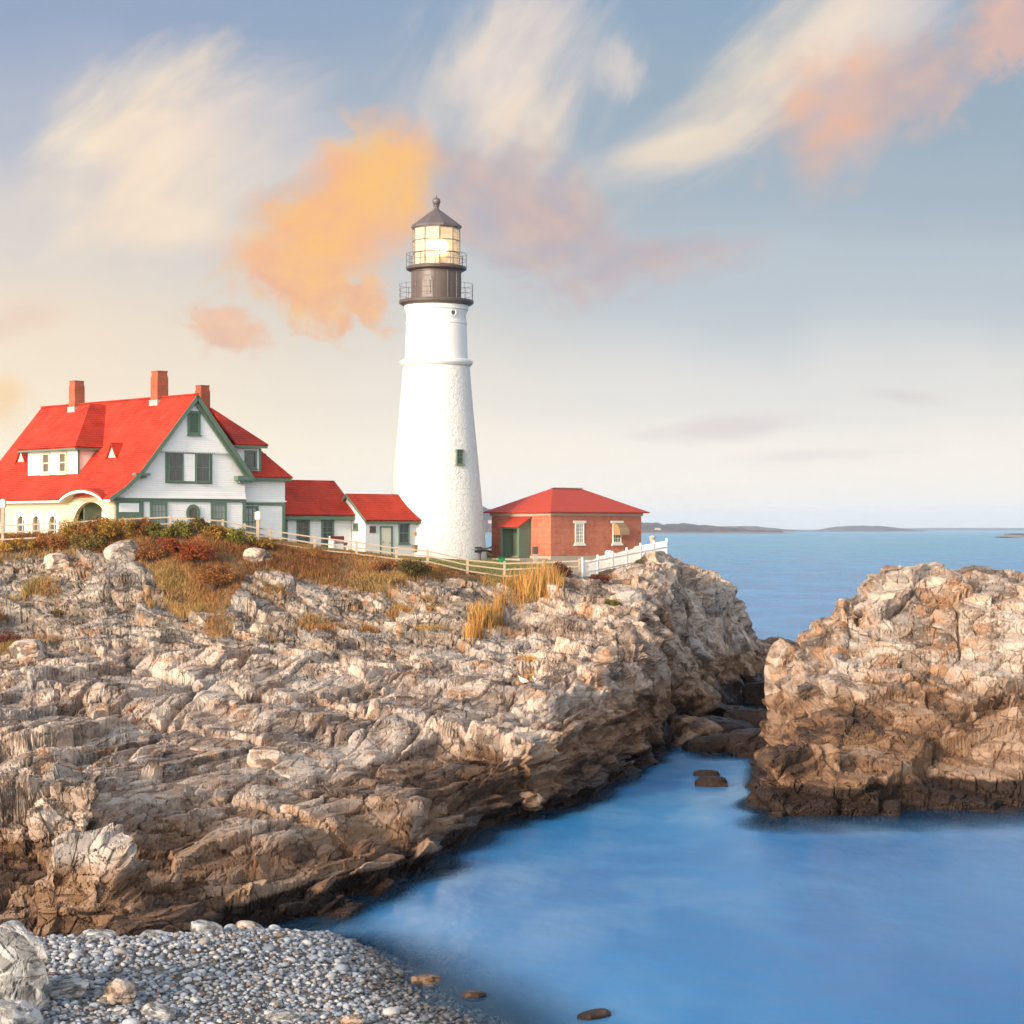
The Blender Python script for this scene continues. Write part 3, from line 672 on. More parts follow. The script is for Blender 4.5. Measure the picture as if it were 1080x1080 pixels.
# ------------------------------------------------------------------ rocky islet on the right
HP = []
IS = len(HP)
C(765, [(84, 885), (88, 880), (95, 850), (104, 822), (112, 800), (120, 790)])
C(780, [(84, 882), (86.5, 862), (89.5, 815), (92, 800), (97, 800), (104, 795), (110, 780), (118, 780)])
C(800, [(83, 890), (86.6, 866), (89.5, 800), (92, 788), (97, 785), (103, 762), (108, 740), (113, 728), (120, 745), (128, 765)])
C(815, [(83.5, 890), (86.5, 868), (88.5, 835), (90.5, 790), (93, 781), (98, 780), (103, 745), (107, 705), (110, 685), (113, 672), (118, 700), (125, 740), (133, 760)])
C(850, [(83, 890), (86.2, 868), (89, 815), (91, 790), (95, 768), (100, 718), (104, 680), (107, 655), (110, 648), (118, 700), (126, 745), (134, 770)])
C(868, [(86.5, 868), (90, 810), (94, 765), (98, 722), (102, 685), (104.5, 662), (108, 650), (113, 662), (122, 710)])
# the seaward left flank stands back from the channel
HP[:] = [(x + (25 + 0.8 * max(z, 0)) / F * y, y, z) for x, y, z in HP]
C(882, [(84, 888), (87, 865), (91, 805), (95, 755), (99, 718), (102, 690), (104, 640), (107, 632), (112, 638), (120, 690), (128, 750)])
C(920, [(83.5, 890), (86.4, 869), (90, 822), (94, 772), (98, 722), (101, 680), (103.5, 645), (105.5, 622), (108, 610), (113, 618), (120, 665), (130, 750)])
C(960, [(83.5, 890), (86.6, 868), (90, 826), (94, 776), (97.5, 725), (101, 680), (103.5, 645), (104.3, 612), (107.5, 597), (112, 604), (120, 665), (130, 750)])
C(1000, [(87, 865), (91, 815), (94, 775), (97, 728), (100.5, 678), (103, 648), (104, 618), (107.5, 600), (112, 606)])
C(1030, [(84, 888), (87.6, 862), (91, 815), (94, 772), (97, 724), (100.5, 676), (103, 645), (104.2, 618), (108, 603), (113, 612), (120, 665), (130, 750)])
C(1080, [(85, 885), (88.5, 857), (91.5, 815), (94.5, 768), (97.5, 722), (100.5, 680), (103, 650), (104.5, 622), (108.5, 607), (114, 620), (121, 670), (131, 750)])
C(1150, [(86, 880), (90, 850), (93.5, 800), (97.5, 735), (101, 685), (104, 645), (108.5, 622), (114, 640), (122, 690), (131, 760)])
C(1250, [(90, 865), (94.5, 832), (99, 780), (103, 730), (108, 695), (114, 705), (122, 750)])
C(1330, [(92, 870), (98, 845), (105, 815), (112, 800), (120, 800)])
for x, Y in ((8, 80), (14, 78), (22, 78), (32, 80), (42, 90), (46, 105), (42, 130), (30, 140), (18, 140), (10, 95), (10.5, 105)): HP.append((x, Y, -3.5))
islet_s = Survey(HP)
n2, m2 = 1000, 900
T2 = np.linspace(0.092, 0.375, m2); yy = adaptive_rows(islet_s, T2, 82.0, 138.0, n2); tt = np.repeat(T2[None], n2, 0); xx = tt * yy; zz = islet_s(xx, yy)
P0 = np.stack([xx, yy, zz], -1)
N2 = np.cross(np.gradient(P0, axis=1), np.gradient(P0, axis=0)); N2 /= np.linalg.norm(N2, axis=-1, keepdims=True) + 1e-9
Q = P0.reshape(-1, 3)
d, tone, dc = rock_relief(Q, N2.reshape(-1, 3), R(-32), R(14), [(4.0, 4.6, 4.4, 0.55, 0.26, 0.5, 0.6), (1.6, 2.1, 2.2, 0.22, 0.16, 0.4, 0.8), ], 143)
d = d + fbm(Q * 0.3, 177, 3) * 0.6 + (terrace(Q[:, 2] + 0.3 * Q[:, 0] + fbm(Q * 0.12, 61, 3) * 2, 1.3)) * 0.35
low = sstep(Q[:, 2], -3.0, 1.0)
d = soften(d, n2, m2, K3, K3) + soften(dc, n2, m2, np.array([0.1, 0.8, 0.1]), np.array([0.1, 0.8, 0.1]))
Qn = Q + N2.reshape(-1, 3) * (d * (0.4 + 0.6 * low))[:, None]
Qn, (tone, low) = relax_rows(Qn, (tone, low), n2, m2); tone, low = tone.ravel(), low.ravel()
Ns = sheet_normals(Qn, n2, m2)
d, t2, dc = rock_relief(Qn, Ns, R(-32), R(14), [(1.0, 1.3, 0.9, 0.075, 0.14, 0.22, 0.9), (0.42, 0.6, 0.4, 0.02, 0.06, 0.16, 0.7)], 243, 0.06)
tone = tone * 0.55 + t2 * 0.45; Q = Qn
Qn = Q + Ns * ((soften(d, n2, m2, np.array([0.1, 0.8, 0.1]), np.array([0.15, 0.7, 0.15])) + dc) * (0.4 + 0.6 * low))[:, None]
zb = 4.6 + 0.6 * np.sin(Q[:, 0] * 0.4)
wet = np.clip((zb - Qn[:, 2]) / zb * 1.1 + 0.45, -1, 2)
wet = np.where(Qn[:, 2] < 1.1, np.maximum(wet, 1.3 + (1.1 - Qn[:, 2]) * 1.2), wet)
islet = grid_mesh('rocky_islet', Qn, n2, m2, M['rock_right'], keep=Qn[:, 2] > -2.0, attrs={'tone': tone, 'wet': wet})
tag(islet, kind='structure')

# ------------------------------------------------------------------ sea
def make_sea():
    Ys = np.concatenate([np.linspace(26, 200, 260), np.exp(np.linspace(math.log(202), math.log(60000), 160))])
    ts = np.concatenate([np.linspace(-1.6, -0.36, 12)[:-1], np.linspace(-0.36, 0.36, 300), np.linspace(0.36, 1.6, 12)[1:]])
    t_, y_ = np.meshgrid(ts, Ys); x_ = t_ * y_
    dep = np.full(x_.shape, 6.0)
    k = (y_ < 215) & (np.abs(t_) < 0.37)
    bed_h = np.maximum(survey(x_[k], y_[k]), np.where(y_[k] < 138, islet_s(x_[k], y_[k]), -9))
    dep[k] = np.clip(-bed_h, 0, 6)
    k2 = ~k & (y_ < 215); dep[k2] = 3
    surf = np.exp(-((x_ - 11.5) / 6.5) ** 2 - ((y_ - 88) / 7) ** 2) + np.exp(-((x_ - 8.8) / 2.2) ** 2 - ((y_ - 100) / 10) ** 2) + 0.8 * np.exp(-((x_ - 0) / 9) ** 2 - ((y_ - 70) / 12) ** 2) \
        + 0.7 * np.exp(-((x_ - 20) / 8) ** 2 - ((y_ - 83) / 4) ** 2) + 0.8 * np.exp(-((x_ - 1) / 4) ** 2 - ((y_ - 50) / 5) ** 2)
    P = np.stack([x_, y_, np.zeros_like(x_)], -1).reshape(-1, 3)
    tag(grid_mesh('sea', P, len(Ys), len(ts), M['water'], smooth=True, attrs={'depth': dep.ravel(), 'surf': np.clip(surf, 0, 1).ravel()}), kind='structure')
    # dark sea bed, closes the ground under the water out to the horizon
    mb = MB(); mb.add([(-60000, 20, -7), (60000, 20, -7), (60000, 60000, -7), (-60000, 60000, -7)], [(0, 1, 2, 3)])
    tag(mb.build('sea_bed', weathered('sea_bed_mud', (0.03, 0.05, 0.06), 0.9)), kind='structure')
make_sea()
# ------------------------------------------------------------------ building materials
def mk_siding(name, rgb):
    m, g, b = material(name, 0.55, None, 0.3)
    P = g.obj(); z = g.sep(P)[2]
    saw = g.m('FRACT', g.m('DIVIDE', z, 0.14))
    n = g.noise(g.mapping(P, (0.6, 0.6, 3.0)), 1.5, 5, 0.65)
    c = g.mix(n, tuple(v * 0.86 for v in rgb) + (1,), tuple(min(1, v * 1.05) for v in rgb) + (1,))
    c = g.mix(g.m('MULTIPLY', g.step(g.noise(g.mapping(P, (2.0, 2.0, 0.5)), 1.6, 5, 0.7), 0.56, 0.75), 0.35), c, (0.5, 0.45, 0.36, 1))
    g.put(b.inputs['Base Color'], c)
    g.put(b.inputs['Normal'], g.bump(g.m('SUBTRACT', 1.0, saw), 1.0, 0.05))
    return m
def mk_shingle(name, rgb):
    m, g, b = material(name, 0.75, None, 0.2)
    P = g.obj(); s = g.sep(P)
    vec = g.comb(g.m('ADD', s[0], s[1]), g.m('MULTIPLY', s[2], 1.0), 0.0)
    br = g.n.new('ShaderNodeTexBrick'); g.put(br.inputs['Vector'], vec)
    br.inputs['Scale'].default_value = 1.0; br.inputs['Brick Width'].default_value = 0.32; br.inputs['Row Height'].default_value = 0.15
    br.inputs['Mortar Size'].default_value = 0.032; br.inputs['Mortar Smooth'].default_value = 0.5
    br.inputs['Color1'].default_value = tuple(v * 0.82 for v in rgb) + (1,); br.inputs['Color2'].default_value = tuple(v * 1.1 for v in rgb) + (1,)
    br.inputs['Mortar'].default_value = tuple(v * 0.42 for v in rgb) + (1,)
    n = g.noise(P, 0.7, 5, 0.65)
    c = g.mix(g.step(n, 0.3, 0.75), br.outputs['Color'], tuple(min(1, v * f) for v, f in zip(rgb, (1.08, 1.35, 1.4))) + (1,))
    c = g.mix(g.m('MULTIPLY', g.step(g.noise(P, 2.6, 4, 0.7), 0.55, 0.75), 0.4), c, tuple(v * 0.6 for v in rgb) + (1,))
    g.put(b.inputs['Base Color'], c)
    g.put(b.inputs['Normal'], g.bump(br.outputs['Fac'], 0.6, -0.02))
    return m
def mk_brick(name, c1, c2, mortar):
    m, g, b = material(name, 0.85, None, 0.2)
    P = g.obj(); s = g.sep(P)
    br = g.n.new('ShaderNodeTexBrick'); g.put(br.inputs['Vector'], g.comb(g.m('ADD', s[0], s[1]), s[2], 0.0))
    br.inputs['Scale'].default_value = 1.0; br.inputs['Brick Width'].default_value = 0.25; br.inputs['Row Height'].default_value = 0.085
    br.inputs['Mortar Size'].default_value = 0.012; br.inputs['Color1'].default_value = c1; br.inputs['Color2'].default_value = c2; br.inputs['Mortar'].default_value = mortar
    br.inputs['Bias'].default_value = -0.1
    n = g.noise(P, 1.1, 5, 0.65)
    c = g.mix(g.m('MULTIPLY', g.step(n, 0.4, 0.75), 0.5), br.outputs['Color'], tuple(v * 0.65 for v in c1[:3]) + (1,))
    c = g.mix(g.m('MULTIPLY', g.step(g.noise(P, 3.0, 4, 0.7), 0.6, 0.75), 0.4), c, (0.55, 0.36, 0.27, 1))
    g.put(b.inputs['Base Color'], c); g.put(b.inputs['Normal'], g.bump(br.outputs['Fac'], 0.5, -0.012))
    return m
def mk_tower():
    m, g, b = material('whitewashed_stone', 0.7, None, 0.2)
    P = g.obj(); s = g.sep(P)
    ang = g.m('MULTIPLY', g.m('ARCTAN2', s[1], s[0]), 2.9)
    v = g.comb(ang, g.m('MULTIPLY', s[2], 1.0), 0.0)
    wv = g.n.new('ShaderNodeVectorMath'); wv.operation = 'ADD'
    g.put(wv.inputs[0], v); nz = g.n.new('ShaderNodeTexNoise'); g.put(nz.inputs['Vector'], v); nz.inputs['Scale'].default_value = 1.3; nz.inputs['Detail'].default_value = 2
    sc = g.n.new('ShaderNodeVectorMath'); sc.operation = 'SCALE'; g.l.new(nz.outputs['Color'], sc.inputs[0]); sc.inputs['Scale'].default_value = 0.7
    g.l.new(sc.outputs[0], wv.inputs[1])
    br = g.n.new('ShaderNodeTexBrick'); g.l.new(wv.outputs[0], br.inputs['Vector'])
    br.inputs['Scale'].default_value = 1.0; br.inputs['Brick Width'].default_value = 0.75; br.inputs['Row Height'].default_value = 0.42; br.inputs['Mortar Size'].default_value = 0.05; br.inputs['Mortar Smooth'].default_value = 1.0
    rubble = g.step(s[2], 14.0, 13.9)
    n = g.noise(P, 2.4, 5, 0.65); n2 = g.noise(P, 9.0, 4, 0.7)
    c = g.mix(n, (0.62, 0.61, 0.58, 1), (0.75, 0.74, 0.71, 1))
    st = g.m('MULTIPLY', g.step(g.noise(g.mapping(P, (1.2, 1.2, 0.35)), 1.3, 5, 0.7), 0.58, 0.74), 0.4)
    c = g.mix(st, c, (0.56, 0.46, 0.30, 1))
    c = g.mix(g.m('MULTIPLY', g.step(g.noise(P, 3.2, 4, 0.7), 0.66, 0.72), 0.5), c, (0.42, 0.36, 0.3, 1))
    g.put(b.inputs['Base Color'], c)
    h = g.m('ADD', g.m('MULTIPLY', g.m('MULTIPLY', br.outputs['Fac'], -0.3), rubble), g.m('MULTIPLY', g.m('ADD', g.m('MULTIPLY', n2, 1.0), g.m('MULTIPLY', n, 1.6)), g.m('ADD', 0.25, g.m('MULTIPLY', rubble, 0.75))))
    g.put(b.inputs['Normal'], g.bump(h, 0.75, 0.09))
    return m
def mk_glass(name, rgb=(0.03, 0.035, 0.04), rough=0.06):
    m, g, b = material(name, rough, rgb + (1,), 0.8); return m

M['siding'] = mk_siding('white_clapboard', (0.84, 0.83, 0.80))
M['cream'] = weathered('cream_paint', (0.68, 0.57, 0.36), 0.6, 0.12)
M['creamlite'] = weathered('pale_cream_paint', (0.78, 0.73, 0.6), 0.6, 0.1)
M['white'] = weathered('white_paint', (0.8, 0.79, 0.76), 0.5, 0.14)
M['green'] = weathered('green_trim_paint', (0.12, 0.185, 0.135), 0.5, 0.25)
M['greendark'] = weathered('porch_green_paint', (0.13, 0.16, 0.10), 0.6, 0.25)
M['roof'] = mk_shingle('red_shingle', (0.47, 0.037, 0.017))
M['roofmetal'] = weathered('red_roof_paint', (0.46, 0.055, 0.026), 0.55, 0.2, 0.8)
M['brick'] = mk_brick('red_brick', (0.42, 0.068, 0.034, 1), (0.55, 0.12, 0.06, 1), (0.5, 0.32, 0.22, 1))
M['chimney'] = mk_brick('chimney_brick', (0.33, 0.07, 0.035, 1), (0.45, 0.115, 0.05, 1), (0.3, 0.14, 0.09, 1))
M['concrete'] = weathered('concrete', (0.44, 0.37, 0.29), 0.9, 0.25)
M['flash'] = weathered('pale_flashing', (0.4, 0.37, 0.33), 0.6, 0.2)
M['stone'] = mk_tower()
M['white_smooth'] = weathered('white_masonry_paint', (0.72, 0.71, 0.68), 0.6, 0.12, 1.2, 0.012)
M['iron'] = weathered('brown_iron_paint', (0.105, 0.075, 0.062), 0.42, 0.35, 2.0, 0.006, 0.5)
M['ironroof'] = weathered('dark_copper_roof', (0.115, 0.09, 0.085), 0.45, 0.3, 1.5, 0.006, 0.5)
M['glass'] = mk_glass('window_glass', (0.06, 0.06, 0.062), 0.08)
M['glasspale'] = mk_glass('curtained_glass', (0.30, 0.32, 0.30), 0.12)
M['glassdim'] = mk_glass('shaded_glass', (0.10, 0.075, 0.055), 0.1)
M['wood'] = weathered('weathered_wood', (0.43, 0.33, 0.24), 0.85, 0.3, 3.0, 0.01)
M['black'] = weathered('black_paint', (0.02, 0.02, 0.022), 0.4, 0.3, 3, 0.003, 0.5)
M['redpaint'] = weathered('dark_red_paint', (0.2, 0.035, 0.025), 0.6)
M['greenbin'] = weathered('bright_green_plastic', (0.01, 0.22, 0.07), 0.4, 0.1)
M['bronze'] = weathered('dark_bronze', (0.1, 0.07, 0.06), 0.5)
M['awning'] = weathered('tan_awning', (0.33, 0.21, 0.11), 0.7)
M['louvre'] = weathered('green_shutter', (0.085, 0.12, 0.085), 0.6)
M['door'] = weathered('pale_door_paint', (0.66, 0.62, 0.5), 0.5, 0.1)

ROT = math.atan2(0.676, 0.737)          # every building on the point is squared to the same heading
EU = Vector((math.cos(ROT), math.sin(ROT), 0)); EV = Vector((-math.sin(ROT), math.cos(ROT), 0))
def wloc(o, u, v, z): return Vector((o[0], o[1], 0)) + EU * u + EV * v + Vector((0, 0, z))

def window(parent, o, ex, n, w, h, fm, gm, cols=2, rows=2, fw=0.12, name='window', sash=True, sill=True, panemat=None, proud=0.07):
    """framed window standing on wall point o (bottom centre), ex = along the wall, n = outward"""
    o, ex, n = Vector(o), Vector(ex), Vector(n); up = Vector((0, 0, 1)); mb = MB()
    def blk(x0, x1, z0, z1, d0, d1):
        a = o + ex * x0 + up * z0 + n * d0
        mb.prism([a, a + ex * (x1 - x0), a + ex * (x1 - x0) + up * (z1 - z0), a + up * (z1 - z0)], n * (d1 - d0))
    blk(-w / 2, -w / 2 + fw, 0, h, 0, proud); blk(w / 2 - fw, w / 2, 0, h, 0, proud)
    blk(-w / 2 + fw, w / 2 - fw, h - fw, h, 0, proud); blk(-w / 2 + fw, w / 2 - fw, 0, fw, 0, proud)
    if sill: blk(-w / 2 - 0.05, w / 2 + 0.05, -0.08, -0.002, 0, proud + 0.06)
    iw, ih = w - 2 * fw, h - 2 * fw
    for i in range(1, cols): x = -iw / 2 + iw * i / cols; blk(x - 0.016, x + 0.016, fw, h - fw, 0.012, 0.035)
    for i in range(1, rows):
        z = fw + ih * i / rows; t = 0.035 if (sash and i == rows // 2) else 0.016
        blk(-iw / 2, iw / 2, z - t, z + t, 0.012, 0.038)
    f = mb.build(name, fm, parent)
    pm = MB(); a = o + ex * (-iw / 2) + up * fw + n * 0.004
    pm.prism([a, a + ex * iw, a + ex * iw + up * ih, a + up * ih], n * 0.008)
    pm.build('pane', gm, f)
    return f

# ------------------------------------------------------------------ keeper's house
HO = Vector((-24.3, 128.0, 0)); HB = 10.5
house = empty('keepers_house', (HO.x, HO.y, HB), ROT, "large white keeper's house with green trim, steep red roof and arched cream porch", 'house')
Z = lambda z: z - HB
X_, Y_, NX, NY = (1, 0, 0), (0, 1, 0), (-1, 0, 0), (0, -1, 0)
def poly_y(pts, y): return [(x, y, Z(z)) for x, z in pts]
mb = MB()
mb.box(1.7, 9.6, 0, 18.4, 0, Z(13.92))
mb.prism(poly_y([(0.05, 13.94), (9.62, 13.94), (9.62, 15.6), (8.5, 16.94), (2.85, 16.94), (1.6, 15.45)], 0.0), (0, 18.4, 0))
mb.prism(poly_y([(0.4, 13.92), (9.62, 13.92), (9.62, 14.3)] + [(1.3, 14.3)], -0.0), (0, -0.06, 0))
mb.build('wall', M['siding'], house)
mb = MB(); mb.prism(poly_y([(2.75, 16.9), (8.55, 16.9), (5.7, 20.28)], -0.16), (0, 18.5, 0))
for i in range(40): x = 2.8 + i * 0.145; mb.prism(poly_y([(x, 16.9), (x + 0.12, 16.9), (x + 0.06, 16.78)], -0.16), (0, 0.05, 0))
mb.build('gable', M['siding'], house)
# cream arcade along the porch
def arch_bay(mb, y0, y1, z0, z1, c, hw, spring, rise, x=0.0, th=0.28, axis='x', n=16):
    pts = [(y0, z0), (c - hw, z0)] + [(c - hw * math.cos(math.pi * i / n), spring + rise * math.sin(math.pi * i / n)) for i in range(n + 1)] + [(c + hw, z0), (y1, z0), (y1, z1), (y0, z1)]
    if axis == 'x': mb.prism([(x, a, Z(b)) for a, b in pts], (th, 0, 0))
    else: mb.prism([(a, x, Z(b)) for a, b in pts], (0, th, 0))
mb = MB(); zt = 14.05
arch_bay(mb, 0.3, 5.7, HB, zt, 3.0, 2.05, 12.15, 1.55)
for c_, a0, a1 in ((7.53, 5.7, 8.55), (9.6, 8.55, 10.6), (11.6, 10.6, 13.0)):
    arch_bay(mb, a0, a1, HB, zt, c_, 0.48, 12.35, 0.48)
arch_bay(mb, 13.0, 18.4, HB, zt, 15.2, 1.9, 12.15, 1.4)
mb.box(0, 0.28, 0.0, 0.298, 0, Z(zt))
mb.build('porch_wall', M['cream'], house)
for c_ in (7.53, 9.6, 11.6):       # white arched surrounds with the glass set back
    mb = MB(); n = 18
    out_ = [(c_ - 0.86, 11.75)] + [(c_ - 0.86 * math.cos(math.pi * i / n), 12.35 + 0.86 * math.sin(math.pi * i / n)) for i in range(n + 1)] + [(c_ + 0.86, 11.75)]
    inn = [(c_ - 0.5, 11.75)] + [(c_ - 0.5 * math.cos(math.pi * i / n), 12.35 + 0.5 * math.sin(math.pi * i / n)) for i in range(n + 1)] + [(c_ + 0.5, 11.75)]
    for i in range(len(out_) - 1):
        mb.prism([(-0.05, a, Z(b)) for a, b in (out_[i], out_[i + 1], inn[i + 1], inn[i])], (0.049, 0, 0))
    mb.box(-0.06, -0.002, c_ - 0.86, c_ + 0.86, Z(11.62), Z(11.748))
    mb.box(0.1, 0.14, c_ - 0.02, c_ + 0.02, Z(11.75), Z(12.8)); mb.box(0.1, 0.14, c_ - 0.47, c_ - 0.021, Z(12.3), Z(12.34)); mb.box(0.1, 0.14, c_ + 0.021, c_ + 0.47, Z(12.3), Z(12.34))
    f = mb.build('arched_window', M['white'], house)
    pm = MB(); pm.box(0.15, 0.17, c_ - 0.49, c_ + 0.49, 0.9, Z(12.84)); pm.build('pane', M['glassdim'], f)
mb = MB(); mb.box(1.55, 1.69, 0.3, 18.4, 0, Z(13.9)); mb.build('porch_back_wall', M['creamlite'], house)
for y_ in (4.2, 13.3): mb = MB(); mb.box(0.3, 1.54, y_, y_ + 0.1, 0, Z(13.9)); mb.build('porch_partition', M['greendark'], house)
mb = MB(); mb.box(1.47, 1.548, 1.5, 2.4, 0.3, Z(12.9)); mb.build('door', M['awning'], house)
# green corner panel at the end of the porch, arched
mb = MB(); arch_bay(mb, 0.0, 1.7, HB, 13.7, 0.86, 0.6, 12.1, 0.6, -0.04, 0.28, 'y'); mb.build('porch_end_panel', M['green'], house)
mb = MB(); mb.box(0.2, 1.6, -0.075, -0.042, Z(13.05), Z(13.6)); mb.build('panel_board', M['siding'], house)
# eyebrow over the big arch
def eyebrow(mb, x0, x1, c, hw, z0, rise, t, n=18):
    pr = [(c - hw * math.cos(math.pi * i / n) * (1.0), z0 + rise * math.sin(math.pi * i / n) ** 1.6) for i in range(n + 1)]
    for i in range(n):
        (a0, b0), (a1, b1) = pr[i], pr[i + 1]
        mb.prism([(x0, a0, Z(b0)), (x1, a0, Z(b0)), (x1, a1, Z(b1)), (x0, a1, Z(b1))], (0, 0, -t))
mb = MB(); eyebrow(mb, -0.78, 1.3, 3.0, 2.6, 13.93, 0.62, 0.12); eb = mb.build('eyebrow_roof', M['roof'], house)
mb = MB(); eyebrow(mb, -0.74, -0.5, 3.0, 2.55, 13.8, 0.62, 0.16); mb.build('eyebrow_trim', M['creamlite'], house)
mb = MB(); eyebrow(mb, -0.5, 0.02, 3.0, 2.5, 13.78, 0.6, 0.1); mb.prism([(0.0, 0.5, Z(13.7))] + [(0.0, 3.0 - 2.5 * math.cos(math.pi * i / 16), Z(13.7) + 0.6 * math.sin(math.pi * i / 16) ** 1.6) for i in range(17)] + [(0.0, 5.5, Z(13.7))], (0.1, 0, 0)); mb.build('eyebrow_soffit', M['cream'], house)
mb = MB(); mb.box(-0.64, -0.56, -0.3, 0.45, Z(13.68), Z(13.84)); mb.box(-0.64, -0.56, 5.55, 18.8, Z(13.68), Z(13.84)); mb.box(-0.559, 0.0, 5.55, 18.8, Z(13.68), Z(13.72)); mb.build('eave_trim', M['creamlite'], house)
# main roof
Y0, Y1 = -0.4, 18.9
mb = MB()
def strip(mb, a, b, y0, y1, t=0.16): mb.slab([(a[0], y0, Z(a[1])), (a[0], y1, Z(a[1])), (b[0], y1, Z(b[1])), (b[0], y0, Z(b[1]))], t)
strip(mb, (5.7, 20.5), (1.54, 15.6), Y0, Y1); strip(mb, (1.545, 15.6), (0.4, 14.6), Y0, Y1); strip(mb, (0.405, 14.6), (-0.7, 13.9), Y0, 0.4); strip(mb, (0.405, 14.6), (-0.7, 13.9), 5.6, Y1)
strip(mb, (0.405, 14.6), (-0.3, 14.16), 0.4, 5.6)
strip(mb, (5.7, 20.5), (9.97, 15.43), Y0, Y1)
rf = mb.build('roof', M['roof'], house)
mb = MB(); mb.bar((5.7, Y0 - 0.01, Z(20.53)), (5.7, Y1 + 0.01, Z(20.53)), 0.22, 0.07); mb.build('ridge_cap', M['roof'], rf)
# rake boards
def rake(mb, a, b, y, w, t):
    d = Vector((b[0] - a[0], 0, b[1] - a[1])).normalized(); dn = Vector((d.z, 0, -d.x)); dn = dn if dn.z < 0 else -dn
    A, B = Vector((a[0], y, Z(a[1]))), Vector((b[0], y, Z(b[1])))
    mb.prism([A, B, B + dn * w, A + dn * w], (0, t, 0))
mb = MB()
for a, b in (((5.7, 20.5), (1.54, 15.6)), ((1.52, 15.58), (0.4, 14.6)), ((0.39, 14.59), (-0.7, 13.92)), ((5.72, 20.5), (9.97, 15.43))):
    rake(mb, a, b, Y0 - 0.05, 0.25, 0.05)
rake(mb, (5.72, 20.3), (9.75, 15.5), -0.3, 0.34, 0.12)      # deeper inner board on the exposed right-hand slope
mb.box(8.75, 10.05, -0.44, -0.005, Z(15.12), Z(15.42)); mb.box(8.95, 9.95, -0.36, -0.005, Z(14.96), Z(15.118))
mb.box(1.15, 2.2, -0.44, -0.005, Z(15.3), Z(15.46)); mb.box(1.25, 2.0, -0.34, -0.005, Z(15.17), Z(15.298))
mb.build('rake_trim', M['green'], house)
mb = MB()
mb.box(1.7, 9.66, -0.09, -0.062, Z(13.72), Z(13.915)); mb.box(0.0, 1.69, -0.09, -0.045, Z(13.72), Z(13.915))
mb.box(9.4, 9.66, -0.06, -0.002, 0, Z(13.71)); mb.box(1.7, 1.95, -0.06, -0.002, 0, Z(13.71)); mb.box(9.602, 9.66, 0, 0.5, 0, Z(13.9))
mb.build('trim_board', M['green'], house)
mb = MB(); mb.box(0.5, 9.62, -0.17, -0.065, Z(13.92), Z(14.0)); mb.build('skirt_flare', M['siding'], house)
# gable windows
window(house, (5.57, -0.16, Z(17.95)), X_, NY, 0.95, 1.5, M['green'], M['louvre'], 1, 12, 0.16, 'attic_vent', False)
tw = MB(); tw.box(3.55, 7.05, -0.05, -0.002, Z(14.88), Z(16.86)); tw.build('window_surround', M['green'], house)
for c_ in (4.28, 6.32): window(house, (c_, -0.05, Z(15.0)), X_, NY, 1.06, 1.8, M['green'], M['glass'], 2, 2, 0.06)
mb = MB(); mb.box(4.88, 5.72, -0.075, -0.052, Z(15.02), Z(16.74)); mb.build('panel_board', M['siding'], house)
for c_, w_ in ((3.05, 1.25), (7.55, 1.2)): window(house, (c_, 0, Z(11.6)), X_, NY, w_, 2.1, M['green'], M['glasspale'], 4, 4, 0.17)
mb = MB(); n = 24      # oval window
ov = lambda r, k: [(5.6 + 0.52 * r * math.cos(2 * math.pi * i / n), k, Z(13.0) + 0.56 * r * math.sin(2 * math.pi * i / n)) for i in range(n)]
o1, i1 = ov(1, -0.09), ov(0.66, -0.09)
for i in range(n): j = (i + 1) % n; mb.prism([o1[i], o1[j], i1[j], i1[i]], (0, 0.088, 0))
f = mb.build('oval_window', M['green'], house); pm = MB(); pm.prism(ov(0.67, -0.04), (0, 0.03, 0)); pm.build('pane', M['glassdim'], f)
# big hipped dormer on the porch side
mb = MB(); mb.box(1.5, 4.2, 6.95, 13.35, Z(15.35), Z(17.2)); dm = mb.build('dormer', M['creamlite'], house)
mb = MB(); E = Z(17.3); hi = Z(20.3)
P1, P2, P3, P4 = (0.95, 6.4, E), (0.95, 13.9, E), (4.3, 10.15, hi), (5.72, 10.15, hi)
mb.slab([P1, P3, P2], 0.14); mb.slab([P1, (3.1, 6.4, E), P4, P3], 0.14); mb.slab([P2, P3, P4, (3.1, 13.9, E)], 0.14)
mb.build('dormer_roof', M['roof'], dm)
mb = MB(); mb.box(1.0, 1.08, 6.45, 13.85, E - 0.22, E - 0.1); mb.box(1.081, 3.2, 6.45, 6.53, E - 0.22, E - 0.1); mb.box(1.081, 3.2, 13.77, 13.85, E - 0.22, E - 0.1); mb.box(1.081, 1.5, 6.531, 13.769, E - 0.16, E - 0.12)
mb.box(1.44, 1.56, 6.89, 6.949, Z(15.3), E - 0.2); mb.build('dormer_trim', M['green'], dm)
for c_ in (8.83, 10.95): window(dm, (1.5, c_, Z(15.6)), Y_, NX, 1.0, 1.45, M['cream'], M['glassdim'], 1, 2, 0.17)
# two small triangular vent dormers
for c_ in (4.2, 15.7):
    mb = MB(); mb.prism([(2.35, c_ - 0.62, Z(16.4)), (2.35, c_ + 0.62, Z(16.4)), (2.35, c_, Z(17.35))], (1.1, 0, 0)); vd = mb.build('vent_dormer', M['creamlite'], house)
    mb = MB()
    for s in (-1, 1): mb.slab([(2.2, c_ + s * 0.85, Z(16.25)), (2.2, c_, Z(17.5)), (3.35, c_, Z(17.5)), (2.55, c_ + s * 0.85, Z(16.25))], 0.07)
    mb.build('vent_roof', M['roof'], vd)
    mb = MB(); mb.prism([(2.32, c_ - 0.3, Z(16.55)), (2.32, c_ + 0.3, Z(16.55)), (2.32, c_, Z(17.0))], (0.028, 0, 0)); mb.build('louvre', M['cream'], vd)
